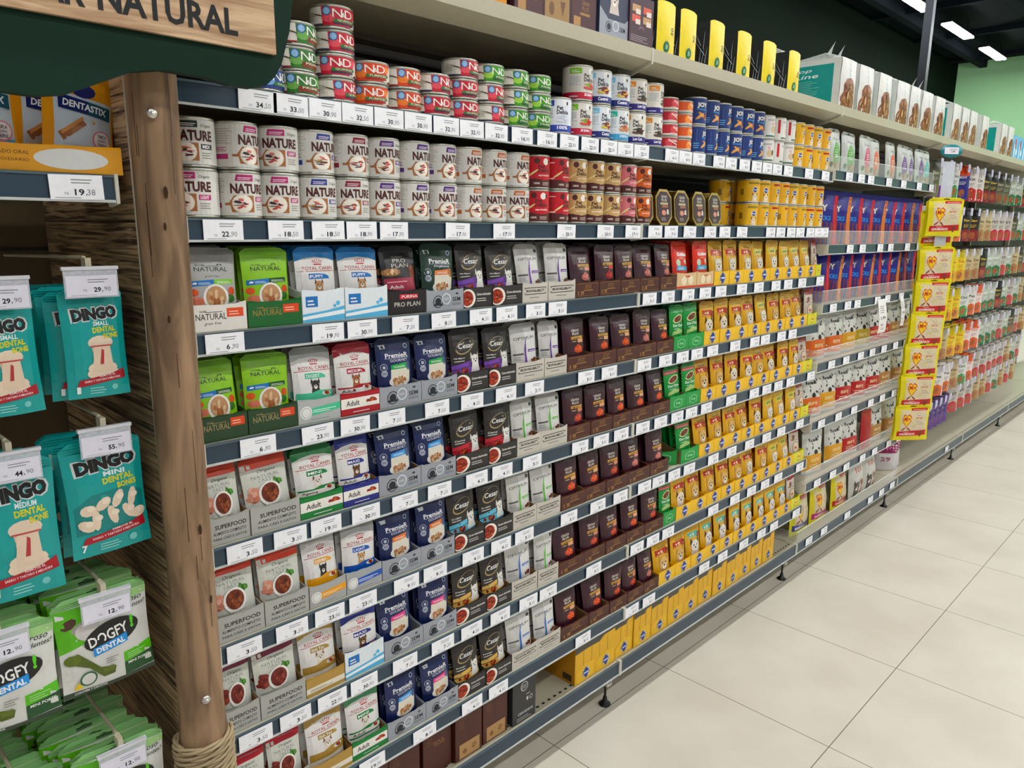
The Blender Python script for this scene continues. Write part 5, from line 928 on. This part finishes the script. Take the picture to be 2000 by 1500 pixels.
# ------------------------------------------------------------------ price tags
def tag_mesh(price):
    k = 'tag'+price
    if k in _pc: return _pc[k]
    w, h = .070, .0345; mb = MB(); mb.box(-w/2, -.0007, 0, w/2, 0, h, M('f8f8fc', 'paper')); a = Art(w, h, 'paper'); i, c = price.split(',')
    a.text(i, 60-3*len(i), 30, 9*len(i), 26, '33343a', .02); a.rect(66, 17, 67.5, 24, '33343a'); a.text(c, 76, 30, 15, 24, '8c8e96', -.004); a.text('R$', 30, 24, 7, 12, 'a8aab0', 0); a.lines(40, 66, 92, 90, 2, '85868c', .28); a.lines(8, 6, 70, 12, 1, 'b4b6bc', .5)
    flat_panel(mb, a, -w/2, 0, -.0007, w, h); _pc[k] = mb.build('price_tag'); return _pc[k]
TAGS = {
0:[(0.116,'34,50'),(0.180,'33,00'),(0.247,'30,90'),(0.319,'32,50'),(0.392,'30,90'),(0.465,'30,90'),(0.540,'32,90'),(0.613,'32,90'),(0.687,'32,90'),(0.771,'16,90'),(0.857,'16,90'),(0.939,'22,90'),(1.021,'22,90'),(1.100,'22,90'),(1.173,'22,90'),(1.247,'22,90'),(1.399,'4,90'),(1.472,'4,90'),(1.548,'9,90'),(1.668,'9,90'),(1.744,'9,90'),(1.834,'9,90'),(1.918,'9,90'),(1.995,'8,90'),(2.071,'8,90'),(2.158,'7,90'),(2.333,'7,90'),(2.485,'7,90'),(2.713,'9,90'),(2.845,'9,90'),(2.955,'9,90'),(3.178,'9,90'),(3.375,'9,90'),(3.603,'9,90'),(3.795,'9,90')],
1:[(0.040,'22,90'),(0.157,'18,50'),(0.245,'18,50'),(0.320,'18,90'),(0.398,'17,90'),(0.570,'17,90'),(0.714,'17,90'),(0.936,'20,90'),(1.097,'20,90'),(1.222,'17,90'),(1.332,'7,90'),(1.416,'7,90'),(1.519,'7,90'),(1.641,'7,90'),(1.733,'7,90'),(1.848,'7,90'),(2.058,'6,90'),(2.137,'6,90'),(2.224,'6,90'),(2.302,'6,90'),(2.392,'6,90'),(2.467,'6,90'),(2.525,'6,90')],
2:[(0.029,'6,90'),(0.235,'19,90'),(0.314,'30,90'),(0.422,'7,50'),(0.528,'8,50'),(0.640,'4,30'),(0.725,'4,30'),(0.826,'3,50'),(0.909,'3,50'),(1.319,'3,50'),(1.417,'3,50'),(1.530,'3,90'),(1.633,'3,90'),(1.732,'2,90'),(1.875,'2,90'),(2.000,'2,90'),(2.134,'2,90'),(2.235,'2,90'),(2.358,'2,90'),(2.525,'2,90')],
3:[(0.078,'6,90'),(0.203,'23,90'),(0.289,'30,90'),(0.381,'7,50'),(0.506,'7,50'),(0.612,'4,30'),(0.724,'4,30'),(0.826,'2,90'),(1.034,'3,50'),(1.137,'3,50'),(1.308,'3,50'),(1.421,'3,90'),(1.518,'3,90'),(1.605,'3,90'),(1.704,'2,90'),(1.857,'2,90'),(2.001,'2,90'),(2.083,'2,90'),(2.215,'2,90'),(2.311,'2,90')],
4:[(0.039,'3,50'),(0.132,'3,50'),(0.212,'19,90'),(0.308,'30,90'),(0.411,'7,20'),(0.510,'7,20'),(0.627,'4,30'),(0.713,'4,30'),(0.822,'3,50'),(1.016,'3,50'),(1.110,'3,50'),(1.206,'3,50'),(1.315,'3,50'),(1.412,'3,90'),(1.507,'3,90'),(1.592,'3,90'),(1.687,'2,90'),(1.855,'2,90'),(2.027,'2,90'),(2.127,'2,90'),(2.224,'2,90'),(2.330,'2,90'),(2.522,'2,90')],
5:[(0.025,'3,50'),(0.125,'3,50'),(0.211,'23,90'),(0.293,'23,90'),(0.410,'9,90'),(0.494,'9,90'),(0.614,'4,30'),(0.710,'4,30'),(0.796,'3,50'),(0.976,'3,50'),(1.106,'3,50'),(1.215,'3,50'),(1.340,'3,50'),(1.418,'3,90'),(1.508,'3,90'),(1.600,'3,90'),(1.757,'2,90'),(1.885,'2,90'),(2.021,'2,90'),(2.159,'2,90'),(2.285,'2,90'),(2.456,'2,90')],
6:[(0.035,'3,50'),(0.122,'3,50'),(0.208,'22,90'),(0.289,'30,90'),(0.401,'7,20'),(0.515,'7,20'),(0.609,'4,30'),(0.709,'4,30'),(0.815,'3,50'),(0.895,'3,50'),(1.096,'3,50'),(1.314,'3,50'),(1.402,'3,50'),(1.490,'2,90'),(1.781,'2,90'),(1.938,'2,90'),(2.067,'2,90'),(2.179,'2,90'),(2.293,'2,90'),(2.495,'2,90')],
7:[(0.126,'3,50'),(0.205,'22,90'),(0.303,'19,90'),(0.455,'8,90'),(0.610,'4,30'),(0.704,'4,30'),(1.056,'3,50'),(1.303,'3,50'),(1.396,'3,50'),(1.743,'2,90'),(1.875,'2,90'),(2.037,'2,90'),(2.183,'2,90'),(2.293,'2,90'),(2.502,'2,90')],
8:[(2.691,'9,90'),(2.858,'9,90'),(3.138,'9,90'),(3.450,'9,90'),(3.613,'9,90'),(3.778,'9,90'),(4.797,'9,90')]}
def put_tag(x, price, z, y, n, sn): thing('price_tag', tag_mesh(price), 'white price tag %s, %s from the left on the %s rail' % (price, nth(n), sn), 'price tag', 'price tags', (x+.035, y-.0035, z-.0365), (0, (R.random()-.5)*.04, 0))
for r_, ts in TAGS.items():
    for n, (x, p) in enumerate(ts):
        zz = Z[r_]
        if r_ == 0 and x > 2.6: zz = Z3[0]
        yy = -.0005 if r_ < 8 else .008
        if r_ == 0 and x > 2.6: yy = -.0045
        put_tag(x, p, zz, yy, n+1, SN[r_])
for r_, xs in enumerate(([2.797, 2.94, 3.156, 3.295, 3.531, 3.708], [2.678, 2.837, 2.947, 3.196, 3.33, 3.524], [2.72, 2.882, 3.056, 3.203, 3.359, 3.524, 3.677, 3.805], [2.672, 2.859, 3.044, 3.257, 3.416, 3.585, 3.757], [2.689, 2.862, 3.022, 3.227, 3.391, 3.597, 3.753])):
    for n, x in enumerate(xs): put_tag(x, '9,90', Z3[r_+1], -.0045, n+1, S3N[r_+1])

# ------------------------------------------------------------------ post, wooden panels, sign
WOODP = mat_wood('post_wood', (112, 86, 62), (158, 126, 94), 4, (8, 8, 1.2), .75, .6)
mb = MB(); n = 22; rr = random.Random(2); rings = []
zz = [i*.06 for i in range(33)]
for z in zz:
    rad = .0365+.0012*math.sin(z*3)+(.0035 if z < .7 else 0); cx = -.044-.006*(1-z/1.9); rings.append([(cx+(rad+.0007*math.sin(a*5+z*2))*math.cos(a), -.055+(rad+.0007*math.sin(a*3+z))*math.sin(a), z) for a in [2*math.pi*k/n for k in range(n)]])
v = [p for r_ in rings for p in r_]; f = [(i*n+k, i*n+(k+1) % n, (i+1)*n+(k+1) % n, (i+1)*n+k) for i in range(len(zz)-1) for k in range(n)]
mb.add(v, f, WOODP, True); mb.face(rings[-1], WOODP)
kn = M((70, 48, 30), 'paper'); crk = M((80, 58, 40), 'paper')
for kx, kz, s in ((-.05, 1.60, .006), (-.012, 1.245, .008), (-.04, 1.06, .006), (-.06, 1.41, .004), (-.03, .93, .005), (-.055, 1.55, .004)):
    a = math.acos(max(-1, min(1, (kx+.047)/.0375))); mb.add([(-.047+.0385*math.cos(a+s*14*math.cos(t)), -.055-.0385*math.sin(a+s*14*math.cos(t)), kz+s*1.6*math.sin(t)) for t in [i*math.pi/4 for i in range(8)]][::-1], [tuple(range(8))], kn)
for q in range(16):
    a0 = .4+2.2*rr.random(); z0 = .75+rr.random()*.95; ln = .04+.09*rr.random()
    mb.add([(-.047+.0378*math.cos(a0), -.055-.0378*math.sin(a0), z0), (-.047+.0378*math.cos(a0+.03), -.055-.0378*math.sin(a0+.03), z0), (-.047+.0378*math.cos(a0+.02), -.055-.0378*math.sin(a0+.02), z0+ln), (-.047+.0378*math.cos(a0-.005), -.055-.0378*math.sin(a0-.005), z0+ln)], [(0, 1, 2, 3), (3, 2, 1, 0)], crk)
post = mb.build('log'); bolts = []
for bx, bz in ((-.061, 1.711), (-.054, .752)):
    mb = MB(); mb.lathe([(0, .004), (.006, .004), (.0075, .002), (.008, 0)][::-1], M((200, 196, 190), 'metal'), 14); mb.lathe([(0, .006), (.003, .006), (.0035, .004)][::-1], M((226, 222, 216), 'metal'), 6); me = mb.build('bolt'); me.transform(Matrix.Translation((bx, -.0935, bz)) @ Matrix.Rotation(math.pi/2, 4, 'X')); bolts.append(('bolt', me, 'pale metal bolt'))
thing('wooden_post', [('log', post)]+bolts, 'rough brown log post with two bolts between the bays', 'post')
mb = MB(); rp = M((176, 160, 132), 'paper'); pts = []
turns, per = 30, 26
for i in range(turns*per):
    a = 2*math.pi*i/per; pts.append(Vector((-.0495+.046*math.cos(a), -.055+.046*math.sin(a), .28+.385*i/(turns*per))))
for s_ in range(3):
    prev = None; ringsr = []
    for i, p in enumerate(pts):
        a = 2*math.pi*i/per; rad = Vector((math.cos(a), math.sin(a), 0)); up = Vector((0, 0, 1)); ph = i*.62+s_*2.094; c = p+(rad*math.cos(ph)+up*math.sin(ph))*.0036
        ringsr.append([c+(rad*math.cos(t)+up*math.sin(t))*.0033 for t in [k*math.pi*2/5 for k in range(5)]])
    v = [q for r_ in ringsr for q in r_]; mb.add(v, [(i*5+k, i*5+(k+1) % 5, (i+1)*5+(k+1) % 5, (i+1)*5+k) for i in range(len(pts)-1) for k in range(5)], rp, True)
thing('rope_wrap', mb.build('rope_wrap'), 'twisted beige rope wound around the foot of the log post', 'rope')
PLANK = mat_wood('plank_print', (66, 48, 32), (176, 146, 108), 6, (1, 1.2, 30), .55, .25, 9.0)
for i, (z0, z1) in enumerate(((0.06, .757), (.760, 1.258), (1.261, 2.0))):
    mb = MB(); x0 = -.0785; mb.box(x0, -.040, z0, x0+.010, .455, z1, PLANK); mb.box(x0-.0004, -.0425, z0, x0+.0104, -.040, z1, M((206, 200, 184), 'paper'))
    thing('plank_panel', mb.build('plank_panel'), '%s weathered plank-print side panel with pale front edge' % ('lowest', 'middle', 'topmost')[i], 'panel', 'plank side panels')
GREEN = M((10, 50, 36), 'paper')
mb = MB(); bot = [(-1.3, 1.72), (-.9, 1.76), (-.6, 1.74), (-.40, 1.722), (-.257, 1.712), (-.218, 1.711), (-.183, 1.717), (-.138, 1.738), (-.098, 1.757), (-.057, 1.765), (0, 1.764), (.04, 1.758), (.075, 1.758), (.098, 1.765), (.113, 1.779), (.126, 1.80), (.142, 1.85), (.15, 1.897), (.148, 1.96), (.13, 2.03), (.1, 2.08)]
mb.prism_y(bot+[(-1.3, 2.08)], -.138, -.12, GREEN); gb = mb.build('green_board')
SW = mat_wood('sign_wood', (166, 128, 92), (212, 178, 140), 4, (1.5, 1, 16), .6, .3)
sp = [('green_board', gb)]
mb = MB(); mb.box(-1.2, -.1465, 1.8105, .113, -.1385, 1.893, SW); a = Art(.24, .045, 'paper')
for tx, cx, wd in (('NATURAL', -.045, .182), ('PAR', -.205, .10)):
    pass
ink = M((52, 54, 54), 'paper'); b = Art(.6, .05, 'paper'); b.text('NATURAL', (.487-.042)/.6*100, 50, 190/6, 74, ink, .03); b.text('MAR', (.487-.192)/.6*100, 50, 80/6, 74, ink, .03)
b.emit(mb, [[(-.487, -.1465, 1.819), (-.487, -.1465, 1.869)], [(.113, -.1465, 1.819), (.113, -.1465, 1.869)]], [-.3, .3], [0, .05]); sp.append(('lettered_plank', mb.build('lettered_plank'), 'light wooden plank lettered NATURAL'))
mb = MB(); mb.box(-1.2, -.1465, 1.904, .107, -.1385, 1.99, SW); c = Art(.6, .05, 'paper'); c.text('NATURAL', 70, 50, 44, 72, ink, .028) if False else None
sp.append(('upper_plank', mb.build('upper_plank')))
thing('shop_sign', sp, 'dark green wavy sign board with wooden planks hung above the post', 'sign')

# ------------------------------------------------------------------ left hanging bay
mb = MB(); mb.tube((0, .465, 0), (0, -.028, .012), .0028, M((200, 192, 170), 'plastic'), 8); lrod = mb.build('rod')
def holder_mesh(price):
    w, h = .073, .046; mb = MB(); mb.box(-w/2, -.052, -h, w/2, -.0505, .0, mat_hold); mb.box(-w/2-.0015, -.0535, -.005, w/2+.0015, -.046, .0, M((216, 216, 220), 'plastic')); a = Art(w*.94, .031, 'paper'); a.rect(0, 0, 100, 100, 'e6e4ec'); i, c = price.split(',')
    a.text(i, 60, 32, 14, 24, '2c2e34', .03); a.text(c, 80, 34, 13, 21, '7c7e88', 0); a.rect(69, 20, 70.5, 28, '2c2e34'); a.text('R$', 36, 30, 7, 11, 'a0a2a8'); a.lines(42, 66, 92, 90, 2, '7a7c84', .26); a.lines(8, 6, 74, 12, 1, 'acaeb4', .4); flat_panel(mb, a, -w*.47, -h+.002, -.0521, w*.94, .031); mb.box(-.004, -.046, -.006, .004, -.026, .012, M((200, 192, 170), 'plastic')); return mb.build('price_holder')
mat_hold = mat_clear('holder_plastic', (.75, .77, .82), .55, .15)
def dingo(w, h, size, kind):
    a = Art(w, h*.91, 'foil'); a.rect(0, 0, 100, 100, '2aa6a2'); k = w/(h*.91)
    if kind == 'mini':
        a.poly([(8, 22), (92, 22), (94, 52), (70, 60), (30, 58), (8, 48)], '1c8a88')
        for i, (x, y) in enumerate(((24, 44), (42, 48), (60, 50), (78, 48), (32, 34), (52, 36), (72, 36), (20, 30), (84, 32))): a.ell(x, y, 10, 8*k*.9, 'e8d6c0', 10, .4*i); a.ell(x+3, y+2, 5, 4*k, 'f2e4d2', 8)
    else:
        for y, rx in ((56, 21), (50, 15), (44, 14), (36, 15), (30, 24), (25, 26)): a.ell(56, y, rx, 7 if rx > 18 else 9, 'ead8c4', 14)
        a.poly([(40, 26), (44, 54), (70, 54), (74, 26)], 'e6d2bc'); a.poly([(52, 34), (58, 34), (60, 48), (56, 50)], 'b8484c'); a.rect(38, 52, 74, 53.4, 'c05a58')
    off = .03; a.text('DINGO', 52, 85, 78, 15, 'd8dcd8', .10, 0, .06); a.text('DINGO', 52, 85, 72, 12.5, '1a1c1c', .07, 0, .06)
    a.text(size, 60, 75, 26, 4.5, 'e4f0ee', .03); a.text('DENTAL', 64, 69, 38, 5.6, 'd8d03c', .04, 0, .06); a.text('BONES' if kind == 'mini' else 'BONE', 74, 62.5, 24, 5.4, 'd8d03c', .04, 0, .06)
    a.poly([(14, 12), (92, 18), (90, 28), (70, 24), (18, 19)], 'b01c34'); a.text('SARRO Y TARTARO E MELHORA', 54, 18.5, 58, 2.2, 'f4dcdc', .02, 0, .08); a.text('REMOVE EL', 62, 22.5, 26, 2.2, 'f4dcdc', .02, 0, .08)
    a.text('7' if kind == 'mini' else '1', 16, 9, 6, 7, 'f0f8f6', .04); a.lines(34, 4, 60, 12, 3, 'a8dcd8', .35); a.circ(74, 9, 5, '8cd0cc'); return a
def dogfy():
    w, h = .14, .165; a = Art(w, h*.91, 'foil'); a.rect(0, 0, 100, 100, 'dcdcd6'); a.poly([(0, 52), (30, 60), (44, 80), (40, 100), (0, 100)], '6cb83c'); a.poly([(40, 100), (46, 78), (60, 90), (100, 92), (100, 100)], 'a8cc90'); a.text('saboroso', 76, 90, 36, 6, '26402a', .005, .3); a.text('os dentes!', 82, 83, 32, 5, '26402a', .005, .3)
    a.ell(26, 78, 12, 5, 'a8a09c', 10, .3); a.ell(14, 84, 9, 5, '5a3c34', 8, .4); a.ell(32, 72, 14, 10, 'cfcac6', 12)
    a.ell(56, 60, 31, 15, '201e1e', 22, .12); a.text('DOGFY', 52, 60, 44, 12, 'f4f4f0', .02, 0, .14); a.text('!', 79, 66, 4, 15, '6cd03c', .05); a.poly([(34, 40), (72, 46), (72, 56), (34, 50)], '3a9adc'); a.text('DENTAL', 53, 48, 32, 6.5, 'f4f8fc', .04, 0, .14)
    a.poly([(6, 48), (18, 50), (40, 26), (56, 22), (54, 14), (42, 14), (28, 30), (10, 40)], '5c6a28'); a.ell(12, 44, 9, 6, '6a7830', 10); a.rect(42, 18, 54, 24, '6a7830'); a.ring(26, 18, 9, '2c6a3c', 'dcdcd6', .2); a.poly([(66, 20), (100, 24), (100, 36), (66, 33)], '6cc23c'); a.poly([(66, 4), (100, 6), (100, 24), (66, 20)], '2a5a34'); a.text('MINI PORTE', 83, 18, 26, 3.6, 'ecf4e8', .02); a.lines(70, 24, 92, 32, 3, 'c8ecb4', .3); a.poly([(0, 0), (100, 0), (100, 5), (66, 4), (0, 7)], '3c4c3c'); a.text('CONTÉM 7 DENTAIS', 28, 4, 34, 3, 'e8ece4', .02); a.poly([(10, 9), (20, 9), (15, 17)], 'e8c83c'); a.lines(46, 28, 60, 36, 3, '7a7a74', .25); return a
ds = dingo(.088, .165, 'SMALL', 'bone'); dm = dingo(.125, .19, 'MINI', 'mini'); dd = dingo(.11, .21, 'MEDIUM', 'bone'); df = dogfy()
LB = [ # (hook x, hook z, price, kind, width, height, art, body, seal, look, count)
 (-.152, 1.492, '29,90', 'dsm', .088, .165, ds, '2aa6a2', '3ab0ac', 'slim teal bone bag', 6), (-.268, 1.482, '29,90', 'dsm', .088, .165, ds, '2aa6a2', '3ab0ac', 'slim teal bone bag', 6),
 (-.155, 1.250, '55,90', 'dmi', .118, .185, dm, '2aa6a2', '3ab0ac', 'wide teal bone bag', 4), (-.280, 1.236, '44,90', 'dme', .105, .21, dd, '2aa6a2', '3ab0ac', 'tall teal bone bag', 4),
 (-.180, .983, '12,90', 'dog', .14, .165, df, 'dcdcd6', '9cc88c', 'green and white toothbrush-chew bag', 5), (-.323, .972, '12,90', 'dog', .14, .165, df, 'dcdcd6', '9cc88c', 'green and white toothbrush-chew bag', 5),
 (-.180, .705, '12,90', 'dog', .14, .165, df, 'dcdcd6', '9cc88c', 'green and white toothbrush-chew bag', 10), (-.323, .69, '12,90', 'dog', .14, .165, df, 'dcdcd6', '9cc88c', 'green and white toothbrush-chew bag', 10)]
rown = ['top', 'second', 'third', 'lowest']
for i, (hx, hz, pr, kd, w, h, art, body, seal, look, cnt) in enumerate(LB):
    side = 'right' if i % 2 == 0 else 'left'; rn = rown[i//2]
    thing('peg_hook', [('rod', lrod), ('price_holder', holder_mesh(pr), 'clear holder with white price card')], 'cream peg hook with %s price card, %s hook of the %s left-bay row' % (pr, side, rn), 'peg hook', 'left bay peg hooks', (hx, 0, hz))
    for q in range(cnt):
        yy = -.030+q*(.032 if cnt < 8 else .024); rx = (R.random()-.5)*.05
        bag(kd, w, h, .022, art, body, seal, '%s, %s on %s hook, %s row' % (look, 'front one' if q == 0 else 'behind', side, rn), 'hanging bag', None if q == 0 else '%s hook %s row bags' % (side, rn), (hx+(R.random()-.5)*(.004 if q == 0 else .014)-(.004*q if kd != 'dsm' else .006*q), yy, hz-h-{'dsm': .034, 'dmi': .024, 'dme': .020, 'dog': .004}[kd]-.006*(q % 2)), (-.02, rx, (R.random()-.5)*.12), name='hanging_bag', hang=True)
# dental stick shelf
mb_x0 = -1.28
shelf(mb_x0, -.100, 1.6235, 'grey shelf with slate rail under the yellow dental stick boxes', 'shelves with slate price rails', y=-.045, depth=.44)
put_tag(-.192, '19,38', 1.6235, -.0455, 1, 'dental stick shelf')
a = A(.42, .036); a.rect(0, 0, 100, 100, 'dca42c'); a.text('CUIDADO ORAL', 65, 66, 13, 14, '5a4410', 0); a.text('DIÁRIO/DIARIO', 65, 40, 12.5, 14, '5a4410', 0); a.rect(44, 30, 60-4.5, 70, '28306c'); a.text('DENTASTIX', 49.8, 50, 10, 20, 'e8ecf4', .03); a.ell(84, 50, 11.5, 40, 'dcdcd8', 20)
thing('display_box', tray_parts('dx', .42, a, 'dca42c', .036, .2, (190, 140, 60), .05), 'low yellow display box with white oval holding the dental stick bags', 'display box', None, (-.30, -.040, 1.6243))
def dentab():
    a = Art(.1, .15*.91, 'foil'); a.rect(0, 0, 100, 100, 'dca028'); a.poly([(14, 4), (96, 4), (96, 78), (14, 84)], 'c4d0d8'); a.poly([(14, 4), (96, 4), (96, 30), (14, 26)], '5c9cc4'); a.ell(56, 88, 17, 8, '28306c', 12); a.poly([(20, 66), (94, 60), (94, 74), (20, 81)], '1e2c6a'); a.poly([(60, 63), (94, 60), (94, 74), (60, 77)], '1c5a6c'); a.text('DENTASTIX', 57, 70.5, 62, 7.5, 'f0f4f8', .03, 0, -.1)
    a.poly([(18, 40), (50, 58), (58, 52), (26, 32)], 'a06a3c'); a.poly([(22, 42), (52, 60), (54, 57), (24, 38)], 'c8945c'); a.ring(80, 38, 14, 'd88ca0', 'eceaea', .16); a.text('TRIPLA', 80, 42, 14, 3.4, '5a4450', .02); a.text('AÇÃO', 80, 37.5, 12, 3.4, '5a4450', .02); a.text('TRIPLE', 80, 33, 14, 3.4, '5a4450', .02); a.ell(46, 8, 24, 6, '8a6248', 10); a.poly([(66, 6), (84, 20), (86, 6)], '6a4630'); return a
da = dentab()
for i, (x, y, r3, tl) in enumerate(((-.135, .012, .06, .1), (-.258, .01, 0, 0))): bag('dent', .1, .15, .022, da, 'dca028', 'e0a83c', 'orange and blue dental stick bag, %s front one on the left shelf' % ('right' if i == 0 else 'left'), 'treat bag', 'dental stick bags', (x, y, 1.627), (-.05, tl, r3))
for i, (x, y) in enumerate(((-.165, .045), (-.16, .075), (-.175, .105), (-.27, .05), (-.275, .08))): bag('dent', .1, .15, .022, da, 'dca028', 'e0a83c', 'orange dental stick bag standing behind the front ones on the left shelf', 'treat bag', 'dental stick bags behind', (x, y, 1.627), (-.05, .08, 0))
